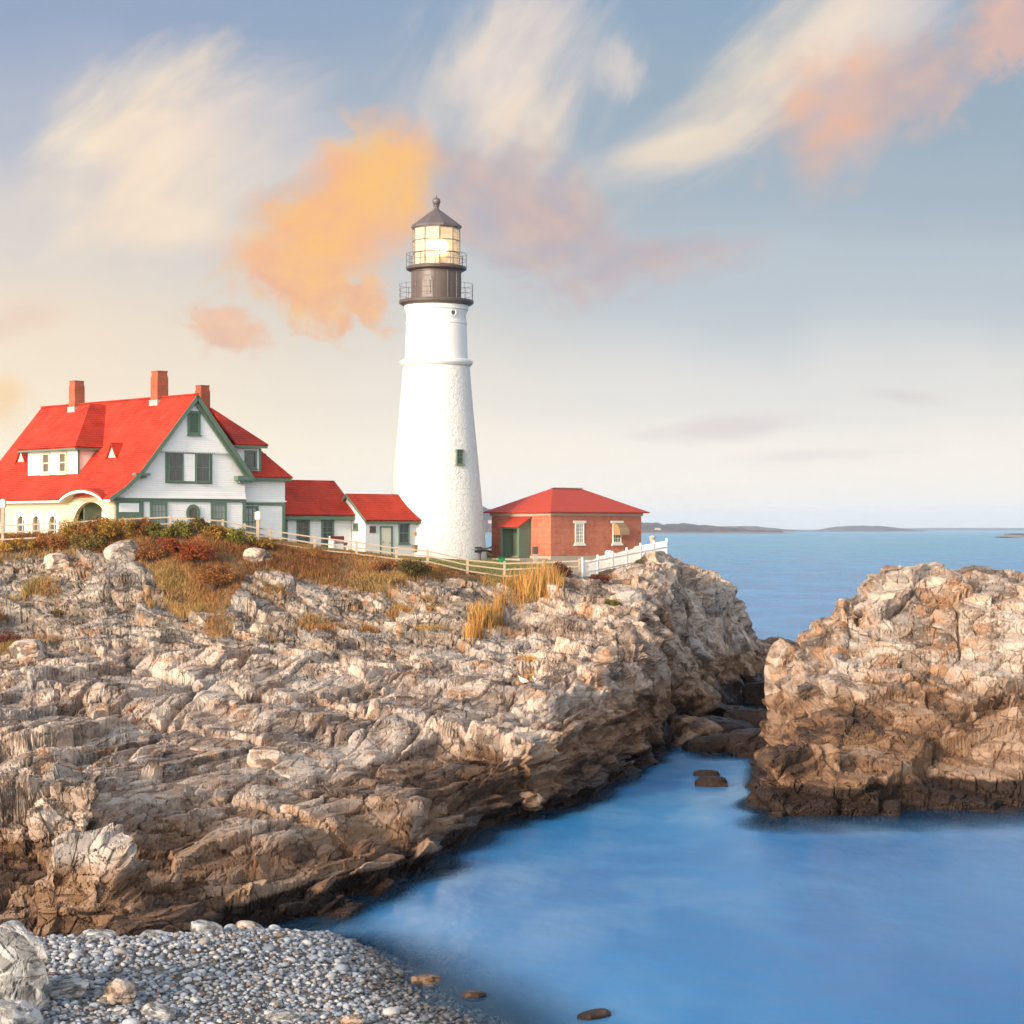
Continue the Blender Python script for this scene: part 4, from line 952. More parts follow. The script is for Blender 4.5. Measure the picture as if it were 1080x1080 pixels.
# wing on the right
mb = MB(); mb.box(9.662, 13.1, 0.5, 9.0, 0, Z(13.72)); mb.box(9.662, 13.13, 0.46, 9.0, Z(13.721), Z(15.36)); mb.build('wing_wall', M['siding'], house)
mb = MB(); mb.box(9.662, 13.22, 0.38, 0.458, Z(13.78), Z(13.86)); mb.build('skirt_flare', M['siding'], house)
mb = MB(); mb.box(9.662, 13.14, 0.42, 0.498, Z(13.55), Z(13.72)); mb.box(12.92, 13.14, 0.44, 0.498, 0, Z(13.54)); mb.box(13.101, 13.14, 0.499, 0.7, 0, Z(13.54))
mb.box(9.66, 13.4, 0.1, 0.2, Z(15.15), Z(15.33)); mb.box(9.66, 13.35, 0.2, 0.46, Z(15.15), Z(15.2)); mb.build('wing_trim', M['green'], house)
mb = MB(); pk = (10.3, 4.9, Z(20.0))
mb.slab([(9.45, 0.05, Z(15.4)), (13.5, 0.05, Z(15.4)), pk, (9.45, 4.9, Z(20.0))], 0.14); mb.slab([(13.5, 0.05, Z(15.4)), (13.5, 9.75, Z(15.4)), pk], 0.14)
mb.slab([(13.5, 9.75, Z(15.4)), (9.45, 9.75, Z(15.4)), (9.45, 4.9, Z(20.0)), pk], 0.14)
wr = mb.build('wing_roof', M['roof'], house)
mb = MB()
for k in range(2): mb = MB(); mb.bar((12.15 + k * 0.2, 1.75 - k * 0.1, Z(17.08 - k * 0.12)), (12.5 + k * 0.2, 2.2, Z(16.66 - k * 0.12)), 0.2, 0.06); mb.build('roof_vent', M['bronze'], wr)
mb = MB(); mb.box(9.3, 11.15, 0.44, 3.2, Z(15.362), Z(17.4)); wd = mb.build('wing_dormer', M['siding'], house)
mb = MB(); a, b, c_ = (8.95, 0.02, Z(17.5)), (11.5, 0.02, Z(17.5)), (10.3, 4.85, Z(20.08))
mb.slab([a, b, c_], 0.12); mb.slab([b, (11.5, 3.4, Z(17.5)), c_], 0.12); mb.build('dormer_roof', M['roof'], wd)
mb = MB(); mb.box(8.95, 11.45, 0.06, 0.14, Z(17.25), Z(17.4)); mb.box(9.0, 11.4, 0.14, 0.44, Z(17.28), Z(17.33)); mb.box(11.03, 11.19, 0.4, 0.438, Z(15.5), Z(17.24)); mb.build('dormer_trim', M['green'], wd)
window(wd, (10.35, 0.44, Z(15.9)), X_, NY, 0.95, 1.2, M['green'], M['glass'], 1, 1, 0.14)
window(house, (10.4, 0.5, Z(11.4)), X_, NY, 1.2, 2.1, M['green'], M['glasspale'], 3, 4, 0.15)
# chimneys
for x, y, z0, z1, w_ in ((5.7, 14.2, 20.0, 22.05, 0.78), (5.72, 4.0, 20.0, 22.15, 0.82), (10.0, 5.4, 19.4, 21.5, 0.72)):
    mb = MB(); h = w_ / 2; mb.box(x - h, x + h, y - h, y + h, Z(z0), Z(z1) - 0.3); mb.box(x - h * 0.9, x + h * 0.9, y - h * 0.9, y + h * 0.9, Z(z1) - 0.3, Z(z1) - 0.02); mb.box(x - h * 0.96, x + h * 0.96, y - h * 0.96, y + h * 0.96, Z(z1) - 0.018, Z(z1) + 0.06)
    ch = mb.build('chimney', M['chimney'], house)
    mb = MB(); mb.box(x - h - 0.07, x + h + 0.07, y - h - 0.07, y + h + 0.07, Z(z0) - 0.5, Z(z0) + 0.32); mb.build('flashing', M['flash'], ch)

# ------------------------------------------------------------------ two low passage buildings between house and lighthouse
p1 = wloc(HO, 13.145, 1.2, 10.0)
hall = empty('passage_building', p1, ROT, 'low white passage with red roof and two sash windows joining the house', 'outbuilding')
B1 = 10.0; z = lambda q: q - B1
mb = MB(); mb.box(0, 6.1, 0, 5.0, 0, z(12.86)); mb.prism([(6.08, 0, z(12.86)), (6.08, 5.0, z(12.86)), (6.08, 2.5, z(15.2))], (-6.0, 0, 0)); mb.build('wall', M['siding'], hall)
mb = MB(); mb.slab([(-0.02, -0.4, z(12.98)), (6.5, -0.4, z(12.98)), (6.5, 2.5, z(15.35)), (-0.02, 2.5, z(15.35))], 0.12); mb.slab([(-0.02, 5.4, z(12.98)), (-0.02, 2.5, z(15.35)), (6.5, 2.5, z(15.35)), (6.5, 5.4, z(12.98))], 0.12); mb.build('roof', M['roof'], hall)
mb = MB(); mb.box(-0.02, 6.45, -0.36, -0.28, z(12.62), z(12.86)); mb.box(0.0, 6.08, -0.28, 0.0, z(12.62), z(12.66)); mb.box(0.0, 0.72, -0.05, -0.002, 0, z(12.6))
mb.build('trim_board', M['green'], hall)
mb = MB(); mb.prism([(6.5, -0.4, z(12.98)), (6.5, 2.5, z(15.35)), (6.5, 2.5, z(15.05)), (6.5, -0.4, z(12.68))], (0.05, 0, 0)); mb.build('rake_trim', M['green'], hall)
for c_ in (2.0, 4.05): window(hall, (c_, 0, z(10.9)), X_, NY, 1.05, 1.72, M['green'], M['glassdim'] if c_ < 3 else M['glass'], 2, 4, 0.15)
p2 = wloc(HO, 19.3, -0.26, 9.9); B2 = 9.9; z = lambda q: q - B2
link2 = empty('passage_building', p2, ROT, 'lowest white passage with pale door, dark plaque and red roof against the lighthouse', 'outbuilding')
mb = MB(); mb.box(0, 5.7, 0, 3.6, 0, z(12.55)); mb.prism([(0, 0, z(12.55)), (0, 3.6, z(12.55)), (0, 1.8, z(14.25))], (5.0, 0, 0)); mb.build('wall', M['white_smooth'], link2)
mb = MB(); e = z(12.62); r_ = z(14.42)
mb.slab([(-0.25, -0.35, e), (6.05, -0.35, e), (4.3, 1.8, r_), (-0.25, 1.8, r_)], 0.1); mb.slab([(-0.25, 3.95, e), (-0.25, 1.8, r_), (4.3, 1.8, r_), (6.05, 3.95, e)], 0.1); mb.slab([(6.05, -0.35, e), (6.05, 3.95, e), (4.3, 1.8, r_)], 0.1)
mb.build('roof', M['roof'], link2)
mb = MB(); mb.box(-0.2, 5.95, -0.3, -0.24, z(12.38), z(12.52)); mb.box(-0.02, 5.7, -0.24, -0.002, z(12.38), z(12.42)); mb.prism([(-0.29, -0.35, e), (-0.29, 1.8, r_), (-0.29, 1.8, r_ - 0.22), (-0.29, -0.35, e - 0.22)], (0.05, 0, 0)); mb.prism([(-0.29, 3.95, e), (-0.29, 1.8, r_), (-0.29, 1.8, r_ - 0.22), (-0.29, 3.95, e - 0.22)], (0.05, 0, 0)); mb.build('trim_board', M['green'], link2)
mb = MB()
for x0, x1, a, b in ((1.24, 1.34, 0, 2.3), (2.2, 2.36, 0, 2.3), (1.341, 2.199, 2.2, 2.3)): mb.box(x0, x1, -0.06, -0.002, a, b)
df = mb.build('door_frame', M['green'], link2)
mb = MB(); mb.box(1.345, 2.195, -0.035, -0.002, 0.0, 2.195); d_ = mb.build('door', M['door'], df)
mb = MB(); mb.ball((2.08, -0.06, 1.15), 0.04); mb.build('handle', M['bronze'], df); mb = MB(); mb.box(1.42, 1.6, -0.05, -0.036, 1.2, 1.25); mb.build('mail_slot', M['bronze'], df)
window(link2, (3.35, 0, z(11.0)), X_, NY, 0.95, 1.45, M['green'], M['glass'], 2, 2, 0.1)
window(link2, (0, 1.02, z(11.95)), Y_, NX, 0.5, 0.45, M['green'], M['louvre'], 1, 1, 0.08)
mb = MB(); mb.box(0.36, 0.86, -0.06, -0.002, z(11.75), z(12.2)); mb.box(0.41, 0.81, -0.075, -0.061, z(11.8), z(12.15)); mb.build('wall_plaque', M['bronze'], link2)
mb = MB(); mb.box(4.15, 4.55, -0.2, -0.002, z(10.45), z(10.85)); mb.box(4.1, 4.6, -0.24, -0.002, z(10.86), z(10.9)); mb.build('meter_box', M['awning'], link2)
mb = MB(); mb.box(4.25, 4.36, -0.1, -0.002, z(11.55), z(11.8)); mb.build('wall_lamp', weathered('yellow_paint', (0.5, 0.33, 0.05)), link2)

# ------------------------------------------------------------------ lighthouse
TC = Vector((-5.33, 147.0, 0)); TS = 147.0 / F; TB = H - (594 - HZ) * TS
tower = empty('lighthouse', (TC.x, TC.y, TB), 0, 'tall white tapering lighthouse with brown lantern and lit lamp', 'lighthouse')
def tz(y): return (594 - y) * TS
def tw_(hw): return hw * TS
prof = [(54.0, 597), (53.3, 590), (50.9, 560), (48.3, 530), (45.5, 500), (42.6, 470), (39.6, 440), (37.2, 412), (35.2, 387)]
mb = MB(); pf = []
for k in range(len(prof) - 1):
    for i in range(5):
        f = i / 5; pf.append((tw_(prof[k][0] + (prof[k + 1][0] - prof[k][0]) * f), tz(prof[k][1] + (prof[k + 1][1] - prof[k][1]) * f)))
pf.append((tw_(35.2), tz(387)))
mb.lathe(pf, 96); mb.build('tower', M['stone'], tower, 35)
mb = MB(); mb.lathe([(tw_(r), tz(y)) for r, y in ((35.3, 386.8), (37.2, 385.5), (38.4, 383.5), (38.4, 381.2), (36.6, 380), (33.4, 379.2))], 96); mb.build('string_course', M['white_smooth'], tower, 30)
mb = MB(); mb.lathe([(tw_(r), tz(y)) for r, y in ((33.2, 379.1), (32.6, 362), (31.9, 343), (32.4, 342.2), (32.4, 340), (31.6, 339), (31.4, 332), (32.2, 330), (32.4, 328.5), (33.6, 327.5), (34.0, 323))], 96)
ut = mb.build('upper_tower', M['white_smooth'], tower, 30)
mb = MB(); mb.lathe([(tw_(r), tz(y)) for r, y in ((34.1, 322.8), (37.0, 321.8), (39.2, 320.2), (39.6, 318), (39.0, 317.2), (26.5, 317))], 96); gal = mb.build('gallery', M['iron'], tower, 30)
mb = MB(); mb.lathe([(tw_(r), tz(y)) for r, y in ((26.2, 316.9), (26.2, 288), (26.8, 287.5), (26.8, 286.5))], 64); drum = mb.build('watch_room', M['iron'], tower, 30)
def on_drum(ang, r, y): return Vector((r * math.sin(ang), -r * math.cos(ang), tz(y)))
# arched door panel and ribs of the drum
rd = tw_(26.2)
def drum_plate(mb, pts, d):
    """plate curved onto the drum: pts = (angle, row)"""
    vs = [on_drum(a, rd + d, y) for a, y in pts] + [on_drum(a, rd + 0.002, y) for a, y in pts]; n = len(pts)
    mb.add(vs, [tuple(range(n))] + [(i, (i + 1) % n, n + (i + 1) % n, n + i) for i in range(n)])
for a0, nm, wd_ in ((-0.32, 'door', 0.22),):
    mb = MB(); drum_plate(mb, [(a0 - wd_, 316), (a0 + wd_, 316), (a0 + wd_, 299)] + [(a0 + wd_ * math.cos(math.pi * i / 10), 299 - 6.5 * math.sin(math.pi * i / 10)) for i in range(1, 10)] + [(a0 - wd_, 299)], 0.05); dd = mb.build(nm, M['ironroof'], drum)
    mb = MB(); drum_plate(mb, [(a0 - wd_ * .55, 312), (a0 + wd_ * .55, 312), (a0 + wd_ * .55, 300)] + [(a0 + wd_ * .55 * math.cos(math.pi * i / 10), 300 - 4 * math.sin(math.pi * i / 10)) for i in range(1, 10)] + [(a0 - wd_ * .55, 300)], 0.08); mb.build('door_panel', M['iron'], dd)
for a0 in (-0.9, -0.05, 0.5, 0.95, 1.35, -1.35): mb = MB(); mb.bar(on_drum(a0, rd + 0.02, 316), on_drum(a0, rd + 0.02, 288), 0.07, 0.06); mb.build('drum_rib', M['ironroof'], drum)
mb = MB(); mb.lathe([(tw_(r), tz(y)) for r, y in ((26.9, 286.4), (29.5, 285.8), (31.8, 284.6), (32.2, 282.6), (31.6, 281.8), (25.2, 281.6))], 64); ug = mb.build('lantern_gallery', M['iron'], tower, 30)
# porthole
mb = MB(); mb.lathe([(0.16, 0), (0.30, 0), (0.30, 0.08), (0.2, 0.1), (0.16, 0.02)], 20, cap=False)
ph = MB(); a0 = 0.62; R0 = tw_(31.6); q = Matrix.Translation(on_drum(a0, R0 - 0.02, 332)) @ Matrix.Rotation(a0, 4, 'Z') @ Matrix.Rotation(R(90), 4, 'X')
ph.add([q @ Vector(v) for v in mb.v], mb.f); po = ph.build('porthole', M['white_smooth'], tower)
ph = MB(); ph.add([q @ Vector((0.19 * math.cos(t * math.pi / 8), 0.19 * math.sin(t * math.pi / 8), 0.05)) for t in range(16)], [tuple(range(16))]); ph.build('pane', M['glass'], po)
# tower window
a0 = 0.60; yy_ = 491; r0 = tw_(44.6); fr = Vector((r0 * math.sin(a0), -r0 * math.cos(a0), tz(491)))
window(tower, fr, (math.cos(a0), math.sin(a0), 0), (math.sin(a0), -math.cos(a0), 0), 0.62, 1.05, M['green'], M['glass'], 2, 4, 0.055, proud=0.16)
# railings
def railing(parent, rr, y0, y1, rails, nposts, r_tube):
    for i in range(nposts): t = MB(); a = 2 * math.pi * i / nposts; t.tube(on_drum(a, rr, y0), on_drum(a, rr, y1), r_tube, n=5); t.build('baluster', M['iron'], parent)
    for yr in rails:
        t = MB()
        for i in range(64): t.tube(on_drum(2 * math.pi * i / 64, rr, yr), on_drum(2 * math.pi * (i + 1) / 64, rr, yr), r_tube * 0.9, n=5, caps=False)
        t.build('rail', M['iron'], parent)
railing(gal, tw_(39.0), 317.2, 300.5, (300.7, 306, 311.5), 14, 0.014)
railing(ug, tw_(31.6), 281.8, 268.0, (268.2, 275.0), 12, 0.02)
# lantern: glazing bars, panes, lens
LR = tw_(25.0); NS = 10
mb = MB()
for i in range(NS):
    a = 2 * math.pi * (i + 0.27) / NS; mb.bar(on_drum(a, LR, 281.6), on_drum(a, LR, 240.5), 0.06, 0.07)
for yr in (254.6, 267.6):
    for i in range(NS): mb.bar(on_drum(2 * math.pi * (i + 0.27) / NS, LR, yr), on_drum(2 * math.pi * (i + 1.27) / NS, LR, yr), 0.05, 0.05)
for yr in (241.0, 281.0):
    for i in range(NS): mb.bar(on_drum(2 * math.pi * (i + 0.27) / NS, LR, yr), on_drum(2 * math.pi * (i + 1.27) / NS, LR, yr), 0.1, 0.12)
lant = mb.build('lantern_frame', M['iron'], tower)
mg = bpy.data.materials.new('lantern_glass'); mg.use_nodes = True; g = NT(mg.node_tree); b = g.n['Principled BSDF']
b.inputs['Base Color'].default_value = (0.9, 0.85, 0.7, 1); b.inputs['Roughness'].default_value = 0.08; b.inputs['Specular IOR Level'].default_value = 0.9
tr = g.n.new('ShaderNodeBsdfTransparent'); tr.inputs[0].default_value = (1.0, 0.93, 0.8, 1); ms = g.n.new('ShaderNodeMixShader'); ms.inputs[0].default_value = 0.3
g.l.new(tr.outputs[0], ms.inputs[1]); g.l.new(b.outputs[0], ms.inputs[2]); g.l.new(ms.outputs[0], g.n['Material Output'].inputs[0])
for i in range(NS):
    a, c_ = 2 * math.pi * (i + 0.30) / NS, 2 * math.pi * (i + 1.24) / NS
    mb = MB(); mb.prism([on_drum(a, LR - 0.01, 280.6), on_drum(c_, LR - 0.01, 280.6), on_drum(c_, LR - 0.01, 241.4), on_drum(a, LR - 0.01, 241.4)], on_drum((a + c_) / 2, -0.012, 594)); mb.build('pane', mg, lant)
def mk_emit(name, rgb, st, base=(0.8, 0.7, 0.5, 1)):
    m, g, b = material(name, 0.3, base, 0.5); b.inputs['Emission Color'].default_value = rgb + (1,); b.inputs['Emission Strength'].default_value = st; return m
mb = MB(); mb.lathe([(0.55, tz(281.4)), (0.7, tz(277)), (0.75, tz(272.5))], 24); mb.build('lens_pedestal', weathered('brass', (0.5, 0.33, 0.12), 0.35, 0.2), tower, 40)
mb = MB(); mb.lathe([(0.55, tz(272.4)), (0.78, tz(268)), (0.92, tz(263)), (0.92, tz(258)), (0.7, tz(253.5)), (0.35, tz(250))], 24); mb.build('lens', mk_emit('lit_lens', (1.0, 0.55, 0.17), 1.0), tower, 40)
mb = MB(); mb.ball(on_drum(0.35, 1.0, 262), 0.5, n=10); mb.build('lamp', mk_emit('lamp_glow', (1.0, 0.8, 0.45), 8.0), tower, 60)
mb = MB(); mb.lathe([(LR - 0.12, tz(243.5)), (LR - 0.3, tz(241.6)), (0.2, tz(241.3))], 32, cap=False); mb.build('lantern_ceiling', weathered('amber_ceiling', (0.62, 0.4, 0.14)), tower)
mb = MB(); mb.lathe([(tw_(r), tz(y)) for r, y in ((24.5, 241.2), (26.6, 240.6), (26.6, 238.6), (25.8, 237.6), (15, 229.6), (7.0, 223.6), (3.6, 221.4), (2.6, 219.5), (2.6, 218))], 10); lr = mb.build('lantern_roof', M['ironroof'], tower)
mb = MB(); mb.lathe([(tw_(r), tz(y)) for r, y in ((2.8, 218), (3.4, 217.5), (3.4, 216.5), (2.4, 216.2))], 16); mb.ball((0, 0, tz(212.6)), tw_(4.4), n=10); mb.tube((0, 0, tz(209)), (0, 0, tz(206)), 0.04); mb.build('ventilator_ball', M['ironroof'], lr, 40)

# ------------------------------------------------------------------ brick engine house
EO = Vector((2.72, 146.0, 0)); B3 = 9.85; z = lambda q: q - B3
eng = empty('brick_building', (EO.x, EO.y, B3), ROT, 'square red brick building with low hipped red roof beside the lighthouse', 'building')
mb = MB(); mb.box(0, 9.1, 0, 6.2, 0.25, z(12.95)); mb.build('wall', M['brick'], eng)
mb = MB(); mb.box(-0.12, 9.22, -0.12, 6.32, -0.8, 0.248); mb.build('foundation', M['concrete'], eng)
mb = MB(); mb.box(-0.1, 9.2, -0.1, 6.3, z(12.952), z(13.14)); mb.build('cornice', M['concrete'], eng)
mb = MB(); e = z(13.22); r_ = z(14.95); o_ = 0.45
A, Bp, Cp, D = (-o_, -o_, e), (9.1 + o_, -o_, e), (9.1 + o_, 6.2 + o_, e), (-o_, 6.2 + o_, e); p, q2 = (3.1, 3.1, r_), (6.0, 3.1, r_)
for pg in ([A, Bp, q2, p], [Bp, Cp, q2], [Cp, D, p, q2], [D, A, p]): mb.slab(pg, 0.08)
rr = mb.build('roof', M['roofmetal'], eng)
mb = MB(); mb.bar(Vector(p) + Vector((-0.1, 0, 0.03)), Vector(q2) + Vector((0.1, 0, 0.03)), 0.25, 0.06); mb.build('ridge_cap', M['flash'], rr)
for u_ in (2.78, 6.55):
    f = window(eng, (u_, 0, z(11.0)), X_, NY, 0.86, 1.42, M['creamlite'], M['louvre'] if u_ > 5 else M['glasspale'], 4 if u_ < 5 else 3, 5, 0.08)
    mb = MB(); mb.box(u_ - 0.62, u_ + 0.62, -0.09, -0.002, z(12.42) + 0.002, z(12.6)); mb.build('lintel', M['creamlite'], f); mb = MB(); mb.box(u_ - 0.55, u_ + 0.55, -0.14, -0.002, z(10.82), z(10.918)); mb.build('sill', M['creamlite'], f)
mb = MB(); n = 8; pr = [(0.0, 0.0)] + [(-0.75 * math.sin(math.pi / 2 * i / n), -0.85 * (1 - math.cos(math.pi / 2 * i / n))) for i in range(1, n + 1)]
for i in range(n): mb.prism([(6.1, pr[i][0] - 0.1, z(12.42) + pr[i][1]), (7.05, pr[i][0] - 0.1, z(12.42) + pr[i][1]), (7.05, pr[i + 1][0] - 0.1, z(12.42) + pr[i + 1][1]), (6.1, pr[i + 1][0] - 0.1, z(12.42) + pr[i + 1][1])], (0, 0.03, 0.03))
for s in (6.1, 7.02): mb.prism([(s, a - 0.1, z(12.42) + b) for a, b in pr] + [(s, -0.1, z(11.57))], (0.03, 0, 0))
mb.build('awning', M['awning'], eng)
# green entry porch on the left face
pv0, pv1, pu = 2.04, 3.98, -1.15
mb = MB()
mb.prism([(pu, pv0, 0), (-0.002, pv0, 0), (-0.002, pv0, z(12.85)), (pu, pv0, z(12.2))], (0, 0.07, 0)); mb.prism([(pu, pv1, 0), (-0.002, pv1, 0), (-0.002, pv1, z(12.85)), (pu, pv1, z(12.2))], (0, -0.07, 0))
mb.box(pu, pu + 0.08, pv0 + 0.071, pv0 + 0.2, 0, z(12.2)); mb.box(pu, pu + 0.08, pv1 - 0.2, pv1 - 0.071, 0, z(12.2)); mb.box(pu, pu + 0.08, pv0 + 0.2, pv1 - 0.2, z(12.05), z(12.2)); mb.box(pu, -0.13, pv0 + 0.071, pv1 - 0.071, -0.1, 0.1)
po = mb.build('entry_porch', M['green'], eng)
mb = MB(); mb.slab([(pu - 0.2, pv0 - 0.12, z(12.18)), (0.0, pv0 - 0.12, z(12.9)), (0.0, pv1 + 0.12, z(12.9)), (pu - 0.2, pv1 + 0.12, z(12.18))], 0.06); mb.build('porch_roof', M['roofmetal'], po)
mb = MB(); mb.box(-0.06, -0.003, pv0 - 0.15, pv1 + 0.15, z(12.9), z(13.0)); mb.build('flashing', M['flash'], po)
mb = MB(); mb.box(-0.06, -0.003, pv0 + 0.9, pv1 - 0.1, 0.1, 2.1)
for k in range(3): mb.box(-0.08, -0.061, pv0 + 1.0, pv1 - 0.2, 0.25 + k * 0.62, 0.75 + k * 0.62)
mb.build('door', M['greendark'], po)
mb = MB(); mb.box(-0.07, -0.003, pv0 + 0.75, pv0 + 0.89, 0.1, 2.15); mb.build('door_post', M['redpaint'], po)
mb = MB(); mb.box(pu - 1.6, -0.13, 0.2, 5.6, -0.4, 0.09); mb.build('doorstep', M['concrete'], eng)
# ------------------------------------------------------------------ fences
def on_ground(x, yb, Y):
    """photo pixel column + distance, set on the finished ground (row only used as a fallback)"""
    p = px(x, yb, Y); g = float(ground(p.x, p.y)); p.z = g if abs(g - p.z) < 0.6 else p.z; return p
FP = [(-120, 574, 127.5, 1.15), (-58, 573, 127.6, 1.15), (3, 572, 127.8, 1.15), (63, 570, 128, 1.15), (122, 567, 128.2, 1.15), (180, 566, 128.4, 1.1), (235, 566, 128.6, 1.05), (258, 571, 128.8, 1.05), (285, 577, 129, 1.05),
      (332, 585, 129.2, 1.05), (376, 589, 129.5, 1.0), (418, 594, 129.8, 0.95), (451, 598.5, 130.0, 0.95), (493, 604, 130.3, 0.95), (532, 613, 130.3, 1.15), (573, 611, 130.4, 1.0), (611, 613, 130.3, 1.1)]
f0 = px(*FP[0][:3])
fence = empty('post_and_rail_fence', f0, 0, 'weathered wooden post and rail fence running along the grassy bluff below the buildings', 'fence')
post_me = None; tops = []
for i, (x, yb, Y, h) in enumerate(FP):
    p = on_ground(x, yb, Y) - f0; tops.append((p, h))
    mb = MB(); hw = 0.075; j = random.uniform(-0.02, 0.02)
    mb.box(p.x - hw, p.x + hw, p.y - hw, p.y + hw, p.z - 0.4, p.z + h + j)
    mb.add([(p.x - hw, p.y - hw, p.z + h + j), (p.x + hw, p.y - hw, p.z + h + j), (p.x + hw, p.y + hw, p.z + h + j), (p.x - hw, p.y + hw, p.z + h + j), (p.x, p.y, p.z + h + j + 0.05)], [(0, 1, 4), (1, 2, 4), (2, 3, 4), (3, 0, 4)])
    mb.build('post', M['wood'], fence)
for i in range(len(tops) - 1):
    (a, ha), (b, hb) = tops[i], tops[i + 1]
    for k in (0.9, 0.56, 0.2):
        mb = MB(); d = Vector((0, -0.1, 0)); mb.bar(a + d + Vector((0, 0, ha * k + random.uniform(-.02, .02))), b + d + Vector((0, 0, hb * k + random.uniform(-.02, .02))), 0.045, 0.085); mb.build('rail', M['wood'], fence)
w0, w1 = on_ground(614, 613.5, 130.35), px(703, 590, 144.0)
pk_ = empty('picket_fence', w0, 0, 'white painted picket fence climbing to the cliff edge in front of the brick building', 'fence')
L = w1 - w0; nP = 78; MB_ = None
zs = [max(float(ground(w0.x + L.x * k / nP, w0.y + L.y * k / nP)), 0) for k in range(nP + 1)]
for k in range(nP + 1):
    t = k / nP; p = L * t; zl = (w0.z + L.z * t) - w0.z; zg = min(max(zs[k] - w0.z, zl - 0.25), zl + 0.25)
    mb = MB(); big = k % 13 == 0; w = 0.06 if big else 0.022; h = 1.22 if big else 1.05
    mb.box(p.x - w, p.x + w, p.y - w * 0.6, p.y + w * 0.6, zg - (0.3 if big else -0.06), zg + h)
    mb.build('post' if big else 'picket', M['white'], pk_)
for hh in (0.25, 0.85):
    mb = MB(); n = 6
    for i in range(n): mb.bar(L * (i / n) + Vector((0.05, 0.05, hh)), L * ((i + 1) / n) + Vector((0.05, 0.05, hh)), 0.04, 0.09)
    mb.build('rail', M['white'], pk_)

# ------------------------------------------------------------------ small things on the point
def lamp_post(x, yb, Y, h, label):
    p = on_ground(x, yb, Y); t = empty('lamp_post', p, 0, label, 'lamp post', 'wooden lamp posts along the fence')
    mb = MB(); mb.box(-0.1, 0.1, -0.1, 0.1, -0.3, h - 0.42); mb.build('post', M['wood'], t)
    mb = MB(); mb.box(-0.17, 0.17, -0.17, 0.17, h - 0.415, h - 0.02); mb.box(-0.2, 0.2, -0.2, 0.2, h - 0.018, h + 0.02); mb.add([(-0.19, -0.19, h + 0.022), (0.19, -0.19, h + 0.022), (0.19, 0.19, h + 0.022), (-0.19, 0.19, h + 0.022), (0, 0, h + 0.12)], [(0, 1, 4), (1, 2, 4), (2, 3, 4), (3, 0, 4)]); mb.build('lamp_head', M['creamlite'], t, bevel=0.02)
lamp_post(3, 573, 128.3, 2.55, 'wooden lamp post at the left edge in front of the arched porch windows')
lamp_post(127, 568, 128.7, 2.45, 'wooden lamp post rising behind the shrubs at the green porch corner')
lamp_post(272, 573, 128.6, 1.95, 'wooden lamp post with round pale head before the white house wing')
p = on_ground(506, 592, 141.5); t = empty('fog_horn', p, R(8), 'black horn shaped signal on a short post at the lighthouse foot', 'horn')
mb = MB(); mb.tube((0, 0, -0.2), (0, 0, 0.62), 0.11, 0.09, 10); mb.build('post', M['bronze'], t)
mb = MB(); mb.lathe([(0.16, -0.35), (0.2, -0.3), (0.2, 0.1), (0.13, 0.18), (0.13, 0.5), (0.16, 0.55), (0.24, 0.8), (0.22, 0.8)], 16); q = Matrix.Translation((0.0, 0, 0.82)) @ Matrix.Rotation(R(90), 4, 'Y'); mm = MB(); mm.add([q @ Vector(v) for v in mb.v], mb.f); mm.build('horn', M['black'], t, 40)
mb = MB(); mb.box(-0.12, 0.12, -0.12, 0.12, 0.55, 0.66); mb.build('bracket', M['black'], t)
p = on_ground(529, 594, 140.5); t = empty('litter_bin', p, R(15), 'small bright green bin on the grass by the brick building porch', 'bin')
mb = MB(); mb.box(-0.2, 0.2, -0.16, 0.16, 0, 0.34); mb.build('body', M['greenbin'], t, bevel=0.03); mb = MB(); mb.box(-0.23, 0.23, -0.19, 0.19, 0.342, 0.39); mb.build('lid', M['greenbin'], t, bevel=0.015)
p = on_ground(564.5, 595, 141.0); t = empty('signal_post', p, R(20), 'short wooden post with brown box before the brick wall corner', 'post')
mb = MB(); mb.box(-0.1, 0.1, -0.08, 0.08, -0.2, 0.62); mb.build('post', M['flash'], t); mb = MB(); mb.box(-0.17, 0.17, -0.15, 0.15, 0.622, 1.12); mb.build('box', M['bronze'], t, bevel=0.02)
p = on_ground(640.5, 591, 139.5); t = empty('flood_light', p, 0, 'small white globe spotlight on a dark stem before the right brick wall', 'light')
mb = MB(); mb.tube((0, 0, -0.1), (0, 0, 0.42), 0.06); mb.build('stem', M['black'], t); mb = MB(); mb.ball((0, 0, 0.56), 0.17, n=8); mb.tube((0.05, -0.05, 0.56), (0.2, -0.18, 0.62), 0.1, 0.15, 12); mb.build('lamp_head', M['white'], t, 40)
p = px(688, 588, 144.5); t = empty('beacon_lamp', p, 0, 'grey lantern on a post at the cliff end of the picket fence', 'light')
mb = MB(); mb.tube((0, 0, -0.3), (0, 0, 0.95), 0.05); mb.build('post', M['bronze'], t); mb = MB(); mb.lathe([(0.12, 0.95), (0.2, 1.35), (0.26, 1.38), (0.24, 1.45), (0.05, 1.55)], 10); mb.build('lantern', M['flash'], t)
p = px(357.5, 580, 137.0); t = empty('garden_bench', p, ROT, 'dark red topped bench with white ends on the lawn before the passage', 'bench')
mb = MB(); mb.box(-0.55, 0.55, -0.22, 0.22, 0.42, 0.5); mb.build('seat', M['redpaint'], t); mb = MB(); mb.box(-0.55, 0.55, 0.16, 0.22, 0.55, 0.9); mb.build('backrest', M['redpaint'], t)
